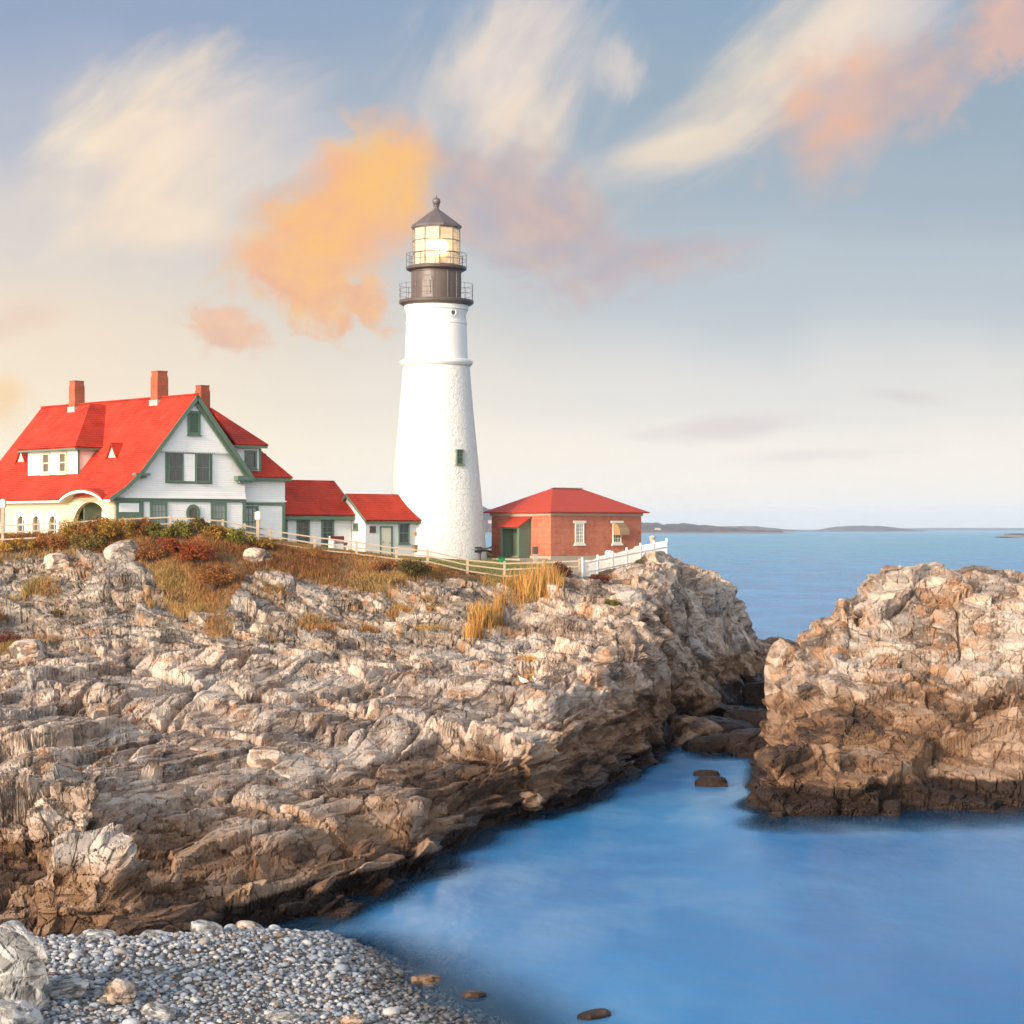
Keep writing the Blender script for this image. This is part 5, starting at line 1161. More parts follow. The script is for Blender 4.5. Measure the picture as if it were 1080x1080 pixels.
for s in (-1, 1):
    mb = MB(); mb.box(s * 0.62 - 0.05, s * 0.62 + 0.05, -0.25, 0.25, 0, 0.62); mb.box(s * 0.62 - 0.04, s * 0.62 + 0.04, 0.15, 0.23, 0.621, 0.92); mb.build('bench_end', M['white'], t)
mb = MB(); p = px(655, 588, 146.2)

def gull(x, y, Y, rz, label):
    p = px(x, y, Y); p.z = float(ground(p.x, p.y)); t = empty('gull', p, rz, label, 'bird')
    mb = MB(); n = 12; prof = [(-0.30, 0.01, 0.20), (-0.24, 0.05, 0.21), (-0.12, 0.095, 0.22), (0.0, 0.12, 0.235), (0.1, 0.115, 0.26), (0.16, 0.085, 0.31), (0.18, 0.06, 0.36), (0.195, 0.06, 0.405), (0.22, 0.055, 0.425), (0.25, 0.03, 0.425), (0.262, 0.006, 0.42)]
    vs = [(cx, r * math.cos(2 * math.pi * i / n), cz + r * 1.05 * math.sin(2 * math.pi * i / n)) for cx, r, cz in prof for i in range(n)]
    fs = [(k * n + i, k * n + (i + 1) % n, (k + 1) * n + (i + 1) % n, (k + 1) * n + i) for k in range(len(prof) - 1) for i in range(n)] + [tuple(range(n)), tuple(range(len(prof) * n - 1, (len(prof) - 1) * n - 1, -1))]
    mb.add(vs, fs); mb.build('body', M['white'], t, 60)
    mb = MB()
    for s in (-1, 1): mb.prism([(0.1, s * 0.118, 0.27), (-0.05, s * 0.128, 0.31), (-0.34, s * 0.045, 0.23), (-0.2, s * 0.11, 0.22), (0.05, s * 0.13, 0.2)], (0, s * 0.015, 0))
    mb.build('wings', M['flash'], t)
    mb = MB(); mb.tube((0.255, 0, 0.42), (0.34, 0, 0.405), 0.02, 0.006, 6); mb.build('beak', M['awning'], t)
    for s in (-1, 1):
        mb = MB(); mb.tube((0.0, s * 0.045, 0.14), (0.01, s * 0.045, 0.0), 0.01, n=5); mb.box(0.0, 0.07, s * 0.045 - 0.025, s * 0.045 + 0.025, -0.005, 0.008); mb.build('leg', M['awning'], t)
gull(552, 706, 103.5, R(160), 'white gull standing on the rock ledge, left one of the two')
gull(567, 704, 104.0, R(185), 'white gull standing on the rock ledge, right one of the two')

# ------------------------------------------------------------------ loose rocks
def boulder(loc, rad, rz, mat, label, seed, sub=5, tilt=(0, 0), cat='rock', wetv=0.0, amp=0.22, name='boulder', group=None, sharp=0.0):
    bm = bmesh.new(); bmesh.ops.create_icosphere(bm, subdivisions=sub, radius=1.0)
    V = np.array([v.co[:] for v in bm.verts]); Fc = np.array([[v.index for v in f.verts] for f in bm.faces]); bm.free()
    V = np.sign(V) * np.abs(V) ** (0.72 - 0.12 * sharp) * np.array(rad)
    rg = np.random.default_rng(seed)
    for k in range(9):      # cut planar faces
        nrm = rg.normal(size=3); nrm /= np.linalg.norm(nrm); sup = np.abs(nrm * np.array(rad)).sum() * rg.uniform(0.52 - 0.14 * sharp, 0.75 - 0.1 * sharp)
        dd = V @ nrm - sup; V = V - np.where(dd > 0, dd, 0)[:, None] * nrm * 0.93
    Nn = V / np.array(rad) ** 2; Nn /= np.linalg.norm(Nn, axis=1, keepdims=True); s = min(rad)
    dsp, tone, crk = rock_relief(V + seed * 3.3, Nn, R(25 + seed * 31), R(20), [(s * 1.1, s * 1.8, s * 0.7, s * 0.12, s * 0.06, 0.2, 0.8), (s * 0.45, s * 0.8, s * 0.3, s * 0.05, s * 0.03, 0.2, 0.8)], seed)
    V = V + Nn * ((dsp + crk) * amp * 4)[:, None] + Nn * (fbm(V * (2.0 / s), seed + 3, 3) * s * 0.14)[:, None]
    Mx = np.array(Euler((tilt[0], tilt[1], rz)).to_matrix()); V = V @ Mx.T
    o = raw_mesh(name, V, Fc, mat, False, {'tone': tone, 'wet': np.full(len(V), wetv)})
    o.location = loc
    return tag(o, label, cat, group)
boulder(px(14, 1040, 47.0), (0.78, 1.0, 1.25), R(35), M['rock_grey'], 'jagged grey rock standing in the bottom left corner', 17, 6, (0.1, 0.25), wetv=-0.6, amp=0.4, sharp=1.0)
boulder(px(4, 1080, 45.0), (0.7, 0.8, 0.5), R(60), M['rock_grey'], 'low broken rock under the jagged rock at the bottom left edge', 6, 5, wetv=0.1)
for i, (x, y, Y, rad, rz, tl, lab, wv) in enumerate((
    (70, 1052, 47.6, (0.62, 0.4, 0.22), 10, (0.1, -0.2), 'flat bluish slab of rock on the cobbles beside the corner rock', -0.7),
    (126, 1050, 47.8, (0.33, 0.36, 0.36), 40, (0.2, 0.3), 'tan upright boulder on the cobbles, tallest of the beach stones', -0.3),
    (168, 1064, 47.0, (0.42, 0.3, 0.16), -15, (0.1, 0.25), 'smooth pale grey slab tilted on the cobbles near the bottom', -0.9),
    (128, 1070, 46.7, (0.2, 0.2, 0.13), 0, (0, 0), 'small blue grey stone in front of the tan boulder', -0.9),
    (298, 1047, 48.4, (0.46, 0.32, 0.14), 5, (0, 0), 'wide flat pale stone lying in the middle of the cobble beach', -0.9),
    (373, 1054, 48.5, (0.3, 0.26, 0.2), 30, (0.1, 0), 'brownish stone among the darker cobbles towards the water', 0.4),
    (108, 974, 54.3, (0.55, 0.4, 0.2), 10, (0, .15), 'pale slab at the foot of the ledge above the cobbles, left one', -0.4),
    (168, 968, 55.3, (0.75, 0.5, 0.28), -20, (0, .1), 'broad pale slab leaning on the brown ledge above the cobbles', -0.5),
    (215, 976, 55.8, (0.5, 0.4, 0.22), 25, (.1, .2), 'angular grey slab at the ledge foot right of the broad slab', -0.5),
    (262, 975, 58.0, (0.4, 0.4, 0.3), 60, (.1, .2), 'pale block wedged under the brown ledge at the beach head', -0.2))):
    p = px(x, y, Y); g_ = float(ground(p.x, p.y)); p.z = g_ + rad[2] * 0.45
    boulder(p, rad, R(rz), M['rock' if i in (1, 5, 9) else 'rock_grey'], lab, 20 + i, 4, tl, wetv=wv)
for i, (x, y, Y, rad, lab) in enumerate((
    (752, 829, 97.5, (0.85, 0.55, 0.38), 'dark wet rock standing in the water left of the islet'),
    (745, 818, 101.5, (0.7, 0.4, 0.22), 'low dark rock just behind the wet rock in the channel'),
    (447, 1036, 55.3, (0.5, 0.35, 0.16), 'brown rock half under water off the cobble beach'),
    (500, 1051, 53.6, (0.3, 0.3, 0.12), 'small submerged brown stone beyond the beach edge'),
    (628, 1073, 51.4, (0.62, 0.3, 0.13), 'dark rock breaking the water at the bottom of the cove'))):
    p = px(x, y, Y); p.z = 0.06 if i < 2 else 0.0
    boulder(p, rad, R(12 * i), M['rock'], lab, 50 + i, 4, (0, 0), wetv=1.5 if i != 2 else 0.9)
# boulders heaped in the weedy channel
for i, (x, y, Y, rad, lab, wv) in enumerate((
    (733, 775, 117, (1.7, 2.2, 1.0), 'brown boulder at the cliff foot where the channel narrows', 1.1),
    (765, 770, 119, (2.0, 2.0, 0.9), 'dark weedy boulder in the middle of the narrow channel', 1.6),
    (800, 765, 121, (2.0, 2.2, 1.1), 'dark weedy boulder against the islet side of the channel', 1.5),
    (770, 757, 126, (2.2, 1.8, 0.7), 'low black boulder at the near edge of the tide pool', 1.7),
    (805, 735, 143, (1.6, 2.0, 0.9), 'dark boulder beyond the tide pool beside the islet', 1.6),
    (748, 783, 113.5, (1.6, 1.3, 0.6), 'low dark ledge rock at the mouth of the narrow channel', 1.5),
    (782, 783, 113.5, (1.7, 1.4, 0.65), 'dark weedy ledge rock touching the islet at the channel mouth', 1.6),
    (728, 757, 124, (1.4, 1.8, 1.0), 'brown ledge rock along the cliff side of the tide pool', 1.2),
    (834, 722, 112, (1.1, 1.3, 2.7), 'tall brown rock leaning against the islet on its channel side', -0.1))):
    p = px(x, y, Y); p.z = max(float(ground(p.x, p.y)), 0) + rad[2] * 0.3 if i < 8 else p.z
    boulder(p, rad, R(37 * i), M['rock' if i < 8 else 'rock_right'], lab, 70 + i, 5, (0.1, 0.15), wetv=wv)
# rubble blocks lying on the ledges
for i, (x, y, Y, s, lab) in enumerate((
    (285, 800, 83, 0.8, 'square tan block resting on the pale slab by the long crack'), (272, 603, 124, 0.75, 'pale upright boulder in the dry grass under the lamp post'),
    (560, 840, 86.9, 0.55, 'brown block at the water side under the square cliff'), (640, 700, 107.5, 0.7, 'grey rounded boulder in the hollow below the reeds'),
    (30, 690, 105, 0.9, 'flat light boulder on the far left of the ledges'), (660, 640, 123.5, 1.0, 'grey rounded rock hump below the picket fence'),
    (130, 600, 123.2, 1.0, 'square pale boulder in the grass under the big shrub'), (62, 598, 123.4, 0.9, 'round pale boulder in the grass below the porch windows'))):
    p = px(x, y, Y); p.z = float(ground(p.x, p.y)) + s * 0.25
    boulder(p, (s * 1.1, s, s * 0.7), R(41 * i), M['rock'], lab, 90 + i, 5, (0.1, 0.2), wetv=-0.3 if i != 2 else 0.7)

# ------------------------------------------------------------------ cobble beach
def mk_cobble(name, objrand):
    m, g, b = material(name, 0.7, None, 0.3); P = g.obj() if objrand else g.pos()
    if objrand: v = g.n.new('ShaderNodeObjectInfo').outputs['Random']
    else: v = g.attr('tone')
    c = g.ramp(v, [(0.0, (0.11, 0.125, 0.15, 1)), (0.2, (0.23, 0.275, 0.34, 1)), (0.45, (0.34, 0.38, 0.44, 1)), (0.62, (0.48, 0.5, 0.53, 1)), (0.74, (0.27, 0.2, 0.15, 1)), (0.84, (0.15, 0.09, 0.06, 1)), (0.93, (0.62, 0.6, 0.58, 1))])
    n = g.noise(P, 14.0, 4, 0.65); c = g.mix(g.m('MULTIPLY', n, 0.5), c, (0.2, 0.19, 0.18, 1))
    s = g.sep(g.pos()); wet = g.step(g.m('ADD', s[2], g.m('MULTIPLY', g.noise(g.pos(), 0.6, 3), 0.5)), 0.75, 0.3)
    c = g.mix(g.m('MULTIPLY', wet, 0.75), c, (0.045, 0.035, 0.028, 1))
    g.put(b.inputs['Base Color'], c); g.put(b.inputs['Roughness'], g.step(s[2], 0.1, 0.6, 0.3, 0.75)); g.put(b.inputs['Normal'], g.bump(n, 0.4, 0.02))
    return m
M['cobble'] = mk_cobble('cobble_stone', False); M['cobble_single'] = mk_cobble('cobble_stone_single', True)
rg = np.random.default_rng(3)
def ico(sub):
    bm = bmesh.new(); bmesh.ops.create_icosphere(bm, subdivisions=sub, radius=1.0)
    V = np.array([v.co[:] for v in bm.verts]); Fc = np.array([[v.index for v in f.verts] for f in bm.faces]); bm.free(); return V, Fc
V2, F2 = ico(2)
def beach_ok(x, y):
    return (cover(beach_r, x, y) > 0.55)
def scatter_beach(n):
    out = []
    while len(out) < n:
        x = rg.uniform(-17, 1.5); y = rg.uniform(42.5, 63)
        if beach_ok(x, y) and float(ground(x, y)) > -0.35: out.append((x, y))
    return out
# the 300 largest stones stand as objects, sharing eight shapes
shapes = []
for k in range(8):
    V = V2 * np.array([1.0, rg.uniform(0.65, 0.9), rg.uniform(0.45, 0.65)]); V = V * (1 + 0.35 * fbm(V * 0.9 + k * 7, 400 + k, 2))[:, None]
    o = raw_mesh('cobble', V, F2, M['cobble_single'], True); shapes.append(o)
for i, (x, y) in enumerate(scatter_beach(300)):
    o = shapes[i] if i < 8 else shapes[i % 8].copy()
    if i >= 8: COL.objects.link(o)
    r = rg.uniform(0.1, 0.16) * (1.5 if rg.random() < 0.1 else 1)
    o.scale = (r, r, r); o.rotation_euler = (rg.uniform(-.4, .4), rg.uniform(-.4, .4), rg.uniform(0, 6.28)); o.location = (x, y, float(ground(x, y)) + r * 0.42)
    tag(o, 'rounded grey sea cobble lying among others on the pebble beach', 'cobble', 'larger cobbles on the beach')
V1, F1 = ico(1)
pts = scatter_beach(17000); n1 = len(V1); VV = np.empty((len(pts) * n1, 3)); FF = np.empty((len(pts) * len(F1), 3), int); TT = np.empty(len(pts) * n1)
xy = np.array(pts); zz_ = np.array([float(ground(a, b)) for a, b in pts])
for i in range(len(pts)):
    r = 0.035 + 0.075 * rg.random() ** 1.6; a = rg.uniform(0, 6.28); c_, s_ = math.cos(a), math.sin(a)
    v = V1 * np.array([1, rg.uniform(0.6, 0.95), rg.uniform(0.42, 0.7)]) * (1 + rg.uniform(-0.14, 0.14, (n1, 1))); t1 = rg.uniform(-.5, .5)
    v = np.stack([v[:, 0], v[:, 1] * math.cos(t1) - v[:, 2] * math.sin(t1), v[:, 1] * math.sin(t1) + v[:, 2] * math.cos(t1)], 1)
    v = np.stack([v[:, 0] * c_ - v[:, 1] * s_, v[:, 0] * s_ + v[:, 1] * c_, v[:, 2]], 1) * r
    VV[i * n1:(i + 1) * n1] = v + np.array([xy[i, 0], xy[i, 1], zz_[i] + r * rg.uniform(0.1, 0.6)]); FF[i * len(F1):(i + 1) * len(F1)] = F1 + i * n1; TT[i * n1:(i + 1) * n1] = rg.random()
tag(raw_mesh('pebbles', VV, FF, M['cobble'], True, {'tone': TT}), 'loose grey pebbles and cobbles covering the beach', 'pebbles', kind='stuff')

# ------------------------------------------------------------------ grass, reeds, shrubs
def mk_leaf(name, stops):
    m, g, b = material(name, 0.75, None, 0.15)
    c = g.ramp(g.attr('tone'), [(p, q + (1,)) for p, q in stops]); g.put(b.inputs['Base Color'], c)
    tl = g.n.new('ShaderNodeBsdfTranslucent'); g.put(tl.inputs[0], c); ms = g.n.new('ShaderNodeMixShader'); ms.inputs[0].default_value = 0.25
    g.l.new(b.outputs[0], ms.inputs[1]); g.l.new(tl.outputs[0], ms.inputs[2]); g.l.new(ms.outputs[0], g.n['Material Output'].inputs[0])
    return m
M['drygrass'] = mk_leaf('dry_grass', [(0.0, (0.2, 0.085, 0.032)), (0.3, (0.36, 0.17, 0.06)), (0.55, (0.45, 0.26, 0.1)), (0.8, (0.36, 0.24, 0.085)), (1.0, (0.2, 0.17, 0.055))])
M['lawngrass'] = mk_leaf('lawn_grass', [(0.0, (0.14, 0.15, 0.04)), (0.6, (0.24, 0.22, 0.07)), (1.0, (0.33, 0.27, 0.12))])
M['reed'] = mk_leaf('golden_reed', [(0.0, (0.22, 0.09, 0.03)), (0.3, (0.42, 0.19, 0.05)), (0.6, (0.55, 0.29, 0.08)), (0.85, (0.62, 0.38, 0.14)), (1.0, (0.24, 0.17, 0.05))])
def blades(name, P, Hh, Wd, lean, tone, mat, parent=None):
    """two-segment bent blades as one mesh"""
    n = len(P); a = rg.uniform(0, 6.28, n); la = rg.uniform(0, 6.28, n); ll = Hh * lean * rg.random(n)
    dx, dy = np.cos(a) * Wd / 2, np.sin(a) * Wd / 2; lx, ly = np.cos(la) * ll, np.sin(la) * ll
    V = np.empty((n, 5, 3))
    V[:, 0] = P + np.stack([-dx, -dy, np.zeros(n)], 1); V[:, 1] = P + np.stack([dx, dy, np.zeros(n)], 1)
    mid = P + np.stack([lx * 0.3, ly * 0.3, Hh * 0.55], 1)
    V[:, 2] = mid + np.stack([dx * .8, dy * .8, 0 * dx], 1); V[:, 3] = mid - np.stack([dx * .8, dy * .8, 0 * dx], 1)
    V[:, 4] = P + np.stack([lx, ly, Hh * (1 - 0.25 * lean)], 1)
    b = np.arange(n)[:, None] * 5
    Fq = np.concatenate([b + np.array([0, 1, 2]), b + np.array([0, 2, 3]), b + np.array([3, 2, 4])])
    return raw_mesh(name, V.reshape(-1, 3), Fq, mat, False, {'tone': np.repeat(tone, 5)}, parent)
def gfast(x, y):
    t = np.clip((x / y - T[0]) / (T[1] - T[0]), 0, NT_ - 1.001); k = np.clip(np.interp(y, YY, np.arange(NY_)), 0, NY_ - 1.001)
    i, j = k.astype(int), t.astype(int); a, b = k - i, t - j
    return ZG[i, j] * (1 - a) * (1 - b) + ZG[i + 1, j] * a * (1 - b) + ZG[i, j + 1] * (1 - a) * b + ZG[i + 1, j + 1] * a * b
def ground(x, y):
    r = gfast(np.atleast_1d(np.asarray(x, float)), np.atleast_1d(np.asarray(y, float))); return r if r.size > 1 else r[0]
N_ = 420000
cx_ = rg.uniform(-0.31, 0.08, N_); cy_ = np.exp(rg.uniform(math.log(107), math.log(132), N_)); cx_ = cx_ * cy_
cv = cover(veg_r, cx_, cy_); clump = fbm(np.stack([cx_ * 0.8, cy_ * 0.5, cx_ * 0], 1), 301, 3); keep = (rg.random(N_) < cv * np.clip(0.55 + clump * 1.8, 0.05, 1)) & (cy_ < 131) & (cover(path_r, cx_, cy_) < 0.4)
cx_, cy_, clump = cx_[keep], cy_[keep], clump[keep]
big = fbm(np.stack([cx_ * 0.25, cy_ * 0.25, cx_ * 0], 1), 311, 3)
tone_ = np.clip(0.38 + big * 1.5 + clump * 0.5 + rg.normal(0, 0.13, len(cx_)), 0, 1)
g_ = gfast(cx_, cy_); pxx_ = cx_ / cy_ * F + 540
Hh = rg.uniform(0.2, 0.65, len(cx_)) * np.clip(0.75 + clump * 1.3, 0.3, 1.4) * np.interp(pxx_, [0, 300, 420, 500], [1.15, 0.95, 0.8, 0.75])
tag(blades('dry_grass', np.stack([cx_, cy_, g_ - 0.02], 1), Hh, 0.035, 0.7, tone_, M['drygrass']), 'brown and golden dry grass covering the bluff below the fence', 'grass', kind='stuff')
N_ = 120000
lx_ = rg.uniform(-0.30, 0.045, N_); ly_ = rg.uniform(129.5, 150, N_); lx_ = lx_ * ly_; keep = rg.random(N_) < cover(lawn_r, lx_, ly_); lx_, ly_ = lx_[keep], ly_[keep]
lt = np.clip(0.5 + fbm(np.stack([lx_ * 0.4, ly_ * 0.4, lx_ * 0], 1), 321, 3) * 1.4 + rg.normal(0, 0.1, len(lx_)), 0, 1)
tag(blades('lawn_grass', np.stack([lx_, ly_, gfast(lx_, ly_) - 0.01], 1), rg.uniform(0.04, 0.11, len(lx_)), 0.03, 0.6, lt, M['lawngrass']), 'short green lawn between the fence and the buildings', 'grass', kind='stuff')
def reeds_(x0, x1, Ya, Yb, n, hmin, hmax, label):
    xs = rg.uniform(x0, x1, n); f = (xs - x0) / (x1 - x0); Y = Ya + (Yb - Ya) * f + rg.normal(0, 1.3, n); X = (xs - 540) / F * Y
    cl = fbm(np.stack([X * 0.9, Y * 0.5, X * 0], 1), 341, 3); kp = rg.random(n) < np.clip(0.6 + cl * 2.4, 0.04, 1) * np.clip(4.5 * np.minimum(f, 1 - f) + 0.15, 0, 1); X, Y, cl = X[kp], Y[kp], cl[kp]; n = len(X)
    g = gfast(X, Y); o = blades('reeds', np.stack([X, Y, g - 0.05], 1) - np.array([X.mean(), Y.mean(), g.mean()]), (hmin + (hmax - hmin) * rg.random(n) ** 1.4) * np.clip(0.85 + cl * 1.2, 0.5, 1.3), 0.04, 0.4, np.clip(0.5 + cl * 1.2 + rg.normal(0, 0.2, n), 0, 1), M['reed'])
    o.location = (X.mean(), Y.mean(), g.mean()); tag(o, label, 'reeds', 'golden reeds below the fence')
reeds_(488, 534, 112.5, 121.5, 3000, 0.35, 1.75, 'orange gold reed clump spilling down the rock gully, lower of the two')
reeds_(530, 598, 125, 126, 3200, 0.35, 1.8, 'tall golden reed clump below the fence, upper of the two')
reeds_(545, 566, 106.3, 106.3, 900, 0.15, 0.42, 'small rusty tuft of dry grass beside the gulls')

LEAFC = {'olive': [(0, (0.06, 0.055, 0.016)), (0.5, (0.17, 0.12, 0.035)), (1, (0.32, 0.2, 0.055))],
         'golden': [(0, (0.08, 0.06, 0.018)), (0.35, (0.26, 0.15, 0.03)), (0.75, (0.5, 0.26, 0.045)), (1, (0.6, 0.38, 0.08))],
         'rust': [(0, (0.09, 0.04, 0.018)), (0.45, (0.28, 0.11, 0.035)), (1, (0.46, 0.2, 0.06))],
         'yellow green': [(0, (0.05, 0.06, 0.014)), (0.4, (0.17, 0.16, 0.03)), (1, (0.42, 0.33, 0.06))],
         'red': [(0, (0.1, 0.03, 0.02)), (0.5, (0.28, 0.07, 0.025)), (1, (0.5, 0.14, 0.035))],
         'crimson': [(0, (0.06, 0.02, 0.02)), (0.5, (0.16, 0.05, 0.035)), (1, (0.26, 0.09, 0.05))],
         'dark green': [(0, (0.03, 0.032, 0.013)), (0.6, (0.09, 0.075, 0.026)), (1, (0.2, 0.13, 0.045))]}
for k, v in LEAFC.items(): M['leaf_' + k] = mk_leaf(k.replace(' ', '_') + '_leaf', v)
def shrub(x, yb, Y, w, h, kind, label, seed, dens=1.0):
    """bush: twigs from the base and many small leaves gathered in uneven clumps"""
    r_ = np.random.default_rng(seed); p = px(x, yb, Y); gz = float(ground(p.x, p.y)); p.z = min(max(gz, p.z - 0.7), p.z + 0.7) - 0.05
    sx = w / F * Y / 2; sz = h / F * Y
    t = empty('shrub', p, 0, label, 'shrub')
    ncl = int(14 + w * 0.25); cc = []
    for k in range(ncl):
        a = r_.uniform(0, 6.28); q = math.sqrt(r_.random()); cc.append((q * math.cos(a) * sx * 0.85, q * math.sin(a) * sx * 0.7, sz * (0.3 + 0.62 * r_.random() * (1 - 0.55 * q * q)), r_.uniform(0.24, 0.42) * min(sx, sz) * 1.0, r_.random()))
    mb = MB()
    for c_ in cc: mb.tube((c_[0] * 0.15, c_[1] * 0.15, -0.2), (c_[0], c_[1], c_[2]), 0.022, 0.008, 4)
    for k in range(10): a = r_.uniform(0, 6.28); mb.tube((0, 0, -0.1), (math.cos(a) * sx * r_.uniform(.4, 1), math.sin(a) * sx * r_.uniform(.4, 1), sz * r_.uniform(0.8, 1.15)), 0.016, 0.004, 4)
    mb.build('stem', M['bronze'], t)
    n = int(2600 * dens * w * h / 1000); ci = r_.integers(0, ncl, n); C_ = np.array(cc)[ci]
    dv = r_.normal(size=(n, 3)); dv /= np.linalg.norm(dv, axis=1, keepdims=True); L = C_[:, :3] + dv * (C_[:, 3] * r_.random(n) ** 0.45)[:, None] * np.array([1.15, 1.0, 0.9])
    L[:, 2] = np.maximum(L[:, 2], 0.02)
    u = r_.normal(size=(n, 3)); u /= np.linalg.norm(u, axis=1, keepdims=True); w_ = np.cross(u, r_.normal(size=(n, 3))); w_ /= np.linalg.norm(w_, axis=1, keepdims=True)
    s = r_.uniform(0.04, 0.085, n)[:, None]
    V = np.stack([L - u * s, L + w_ * s * 0.55, L + u * s, L - w_ * s * 0.55], 1).reshape(-1, 3)
    tone = np.clip(C_[:, 4] * 0.55 + 0.2 + r_.normal(0, 0.16, n), 0, 1)
    raw_mesh('foliage', V, np.arange(n * 4).reshape(-1, 4), M['leaf_' + kind], False, {'tone': np.repeat(tone, 4)}, t)
SH = [(20, 581, 125.5, 46, 14, 'golden', 'low golden shrub below the fence at the left edge'), (55, 580, 125.8, 40, 18, 'rust', 'low rusty shrub under the arched porch windows'),
      (78, 576, 126.8, 34, 28, 'golden', 'golden flowering shrub in front of the big porch arch'), (104, 577, 126.5, 46, 30, 'rust', 'reddish brown shrub before the porch corner, biggest on the bluff'),
      (122, 583, 126, 44, 32, 'golden', 'amber and green shrub under the lamp post at the porch corner'), (92, 588, 124.6, 44, 18, 'olive', 'olive bush beneath the big reddish shrub'),
      (148, 578, 126.6, 32, 26, 'rust', 'tawny brown bush in front of the left house window'), (166, 579, 126.4, 32, 20, 'yellow green', 'yellow green bush in front of the left lower window'),
      (188, 577, 126.8, 30, 20, 'yellow green', 'bright yellow bush under the oval window'), (210, 576, 126.9, 26, 26, 'olive', 'upright olive bush right of the oval window'),
      (228, 577, 126.8, 30, 22, 'golden', 'golden bush in front of the right lower window'), (252, 579, 126.6, 34, 22, 'yellow green', 'yellow green bush at the corner of the white wing'),
      (178, 590, 123.8, 30, 20, 'red', 'small flame orange bush on the slope below the oval window'), (205, 594, 122.6, 40, 28, 'red', 'large red twiggy bush on the slope, brightest red of all'),
      (226, 606, 119.5, 40, 24, 'rust', 'rust coloured bush at the bottom of the grassy tongue'), (158, 598, 122.4, 30, 18, 'rust', 'low rusty bush left of the red twiggy bush'),
      (275, 584, 127, 30, 12, 'golden', 'low golden bush at the foot of the last lamp post'), (436, 612, 125.4, 36, 20, 'dark green', 'dark green bush on the bluff below the lighthouse'),
      (405, 606, 126, 34, 12, 'rust', 'low rusty bush below the passage with the door'), (588, 606, 128.5, 30, 20, 'crimson', 'dark twiggy bush against the fence at the reed clump'),
      (634, 616, 127.5, 22, 12, 'crimson', 'small dark red bush under the start of the picket fence'), (646, 636, 122, 18, 12, 'yellow green', 'tiny yellow green bush in a rock crack below the picket fence'),
      (8, 668, 108.5, 34, 14, 'crimson', 'crimson patch of low shrub on the ledges at the left edge'), (60, 640, 116, 14, 9, 'olive', 'small olive bush at the foot of the square boulders'),
      (330, 600, 126, 34, 10, 'rust', 'low brown bush on the bluff below the first passage')]
for i, s in enumerate(SH): shrub(*s, seed=600 + i)

# ------------------------------------------------------------------ far shores across the bay
def mk_far():
    m, g, b = material('far_woods', 0.95, None, 0.05); P = g.pos()
    n = g.noise(g.mapping(P, (0.02, 0.004, 0.05)), 1.0, 5, 0.7)
    c = g.ramp(n, [(0.3, (0.035, 0.04, 0.03, 1)), (0.45, (0.09, 0.055, 0.03, 1)), (0.58, (0.16, 0.08, 0.035, 1)), (0.75, (0.07, 0.075, 0.045, 1))])
    s = g.sep(P); c = g.mix(g.step(s[2], 5.5, 2.5), c, (0.26, 0.22, 0.18, 1)); g.put(b.inputs['Base Color'], c); return m
M['far'] = mk_far()
def shore(name, x0, x1, Yn, depth, prof, seed, rough=4.0):
    """wooded land: skyline heights (photo column, height above water in m), real depth, tree-top noise"""
    nx, ny = 260, 24; xs = np.linspace(x0, x1, nx); f = np.linspace(0, 1, ny)
    hx = np.interp(xs, [a for a, b in prof], [b for a, b in prof]); P = np.zeros((ny, nx, 3))
    for j in range(ny):
        Y = Yn + depth * f[j]; P[j, :, 0] = (xs - 540) / F * (Yn + depth * 0.35); P[j, :, 1] = Y
        env = min(1, f[j] / 0.12) ** 0.6 * (0.35 + 0.65 * sstep(f[j], 0.05, 0.45)) * (1 - sstep(f[j], 0.75, 1.0))
        P[j, :, 2] = hx * env
    Pf_ = P.reshape(-1, 3); nz = fbm(Pf_ * np.array([0.035, 0.01, 0]) , seed, 4); Pf_[:, 2] = Pf_[:, 2] + np.where(Pf_[:, 2] > 3, np.clip(nz * rough * 4, -rough, rough * 1.6), 0) - 0.3
    return tag(grid_mesh(name, Pf_, ny, nx, M['far'], smooth=False), kind='structure')
shore('wooded_shore', 470, 822, 5200, 1400, [(470, 78), (505, 74), (515, 66), (530, 52), (600, 34), (676, 26), (700, 25), (730, 24), (750, 20), (765, 14), (800, 12), (815, 5), (822, 1)], 801, 5)
shore('wooded_headland', 752, 848, 8200, 1500, [(752, 4), (765, 20), (785, 24), (800, 24), (815, 16), (832, 10), (848, 2)], 802, 3)
shore('wooded_island', 884, 964, 8600, 1500, [(884, 3), (892, 14), (905, 22), (918, 27), (932, 25), (945, 18), (956, 10), (964, 2)], 803, 3.5)
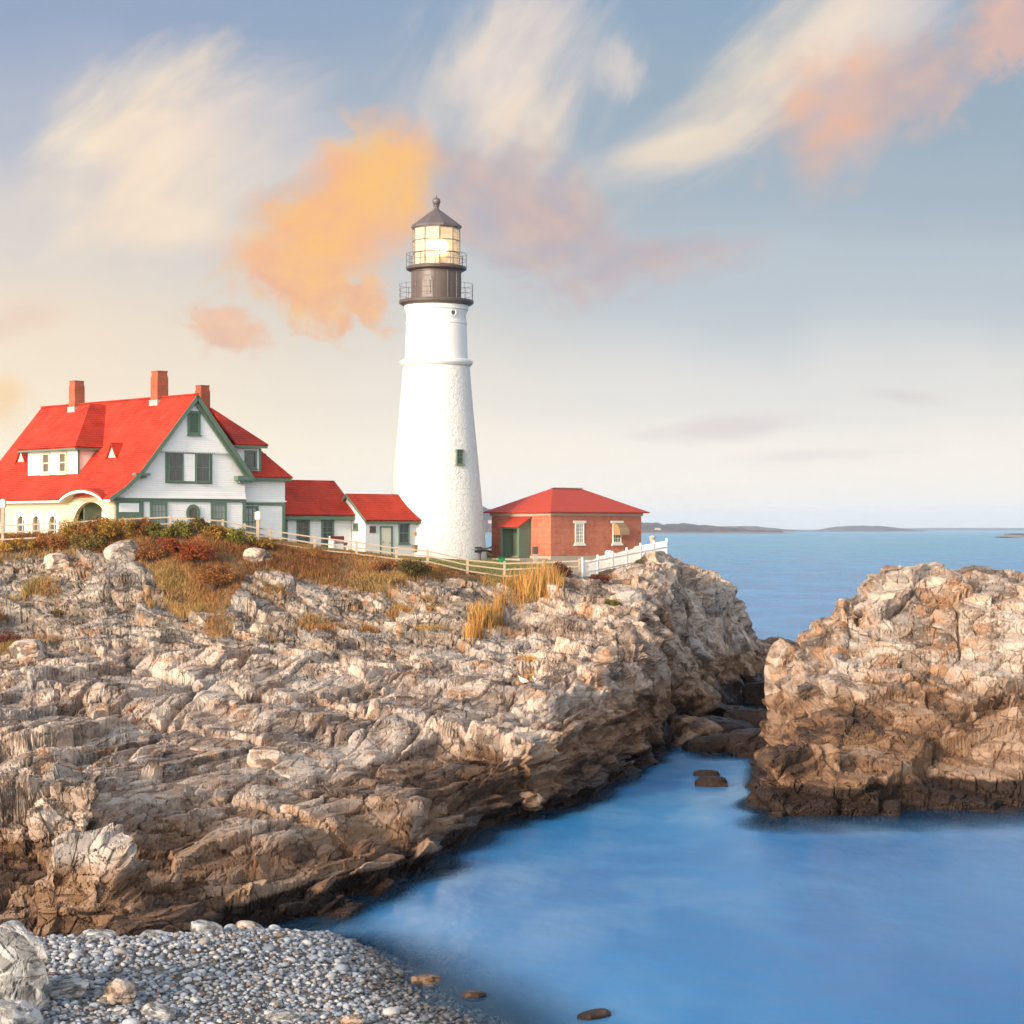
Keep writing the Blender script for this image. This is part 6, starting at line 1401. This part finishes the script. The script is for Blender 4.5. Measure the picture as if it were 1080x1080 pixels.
shore('distant_coast', 850, 1200, 14000, 2000, [(850, 5), (900, 8), (960, 16), (1010, 19), (1080, 18), (1200, 20)], 804, 2)
shore('low_reef', 1064, 1110, 2850, 160, [(1064, 1.5), (1072, 5), (1080, 6), (1095, 6), (1110, 2)], 805, 1.0)
def cottage(x, Y, zb, w, d, h, rh, mat, roofm, label):
    t = empty('cottage', (px(x, 0, Y).x, Y, zb), R(15), label, 'house')
    mb = MB(); mb.box(-w / 2, w / 2, -d / 2, d / 2, -6, h); mb.prism([(-w / 2, -d / 2, h), (-w / 2, d / 2, h), (-w / 2, 0, h + rh)], (w, 0, 0)); mb.build('wall', mat, t)
    mb = MB(); mb.slab([(-w / 2 - 1, -d / 2 - 1, h - 0.4), (w / 2 + 1, -d / 2 - 1, h - 0.4), (w / 2 + 1, 0, h + rh + 0.5), (-w / 2 - 1, 0, h + rh + 0.5)], 0.4); mb.slab([(-w / 2 - 1, d / 2 + 1, h - 0.4), (-w / 2 - 1, 0, h + rh + 0.5), (w / 2 + 1, 0, h + rh + 0.5), (w / 2 + 1, d / 2 + 1, h - 0.4)], 0.4); mb.build('roof', roofm, t)
cottage(693.5, 5330, 6, 12, 8, 4.5, 4, M['white'], M['concrete'], 'tiny white house on the wooded shore across the bay')
cottage(517.5, 5400, 26, 11, 8, 5, 4, M['cream'], M['concrete'], 'tiny pale house on the hill seen between lighthouse and brick building')

# ------------------------------------------------------------------ sea air
def make_haze():
    m = bpy.data.materials.new('sea_haze'); m.use_nodes = True; g = NT(m.node_tree); g.n.clear()
    v = g.n.new('ShaderNodeVolumePrincipled'); v.inputs['Color'].default_value = (0.78, 0.87, 1.0, 1); v.inputs['Density'].default_value = HAZE; v.inputs['Anisotropy'].default_value = 0.2
    o = g.n.new('ShaderNodeOutputMaterial'); g.l.new(v.outputs[0], o.inputs['Volume'])
    mb = MB(); mb.box(-9000, 9000, -60, 16500, -8.5, 130); ob = mb.build('haze', m); tag(ob, 'thin sea haze over the bay', 'haze', kind='stuff')
HAZE = 6.0e-5
make_haze()
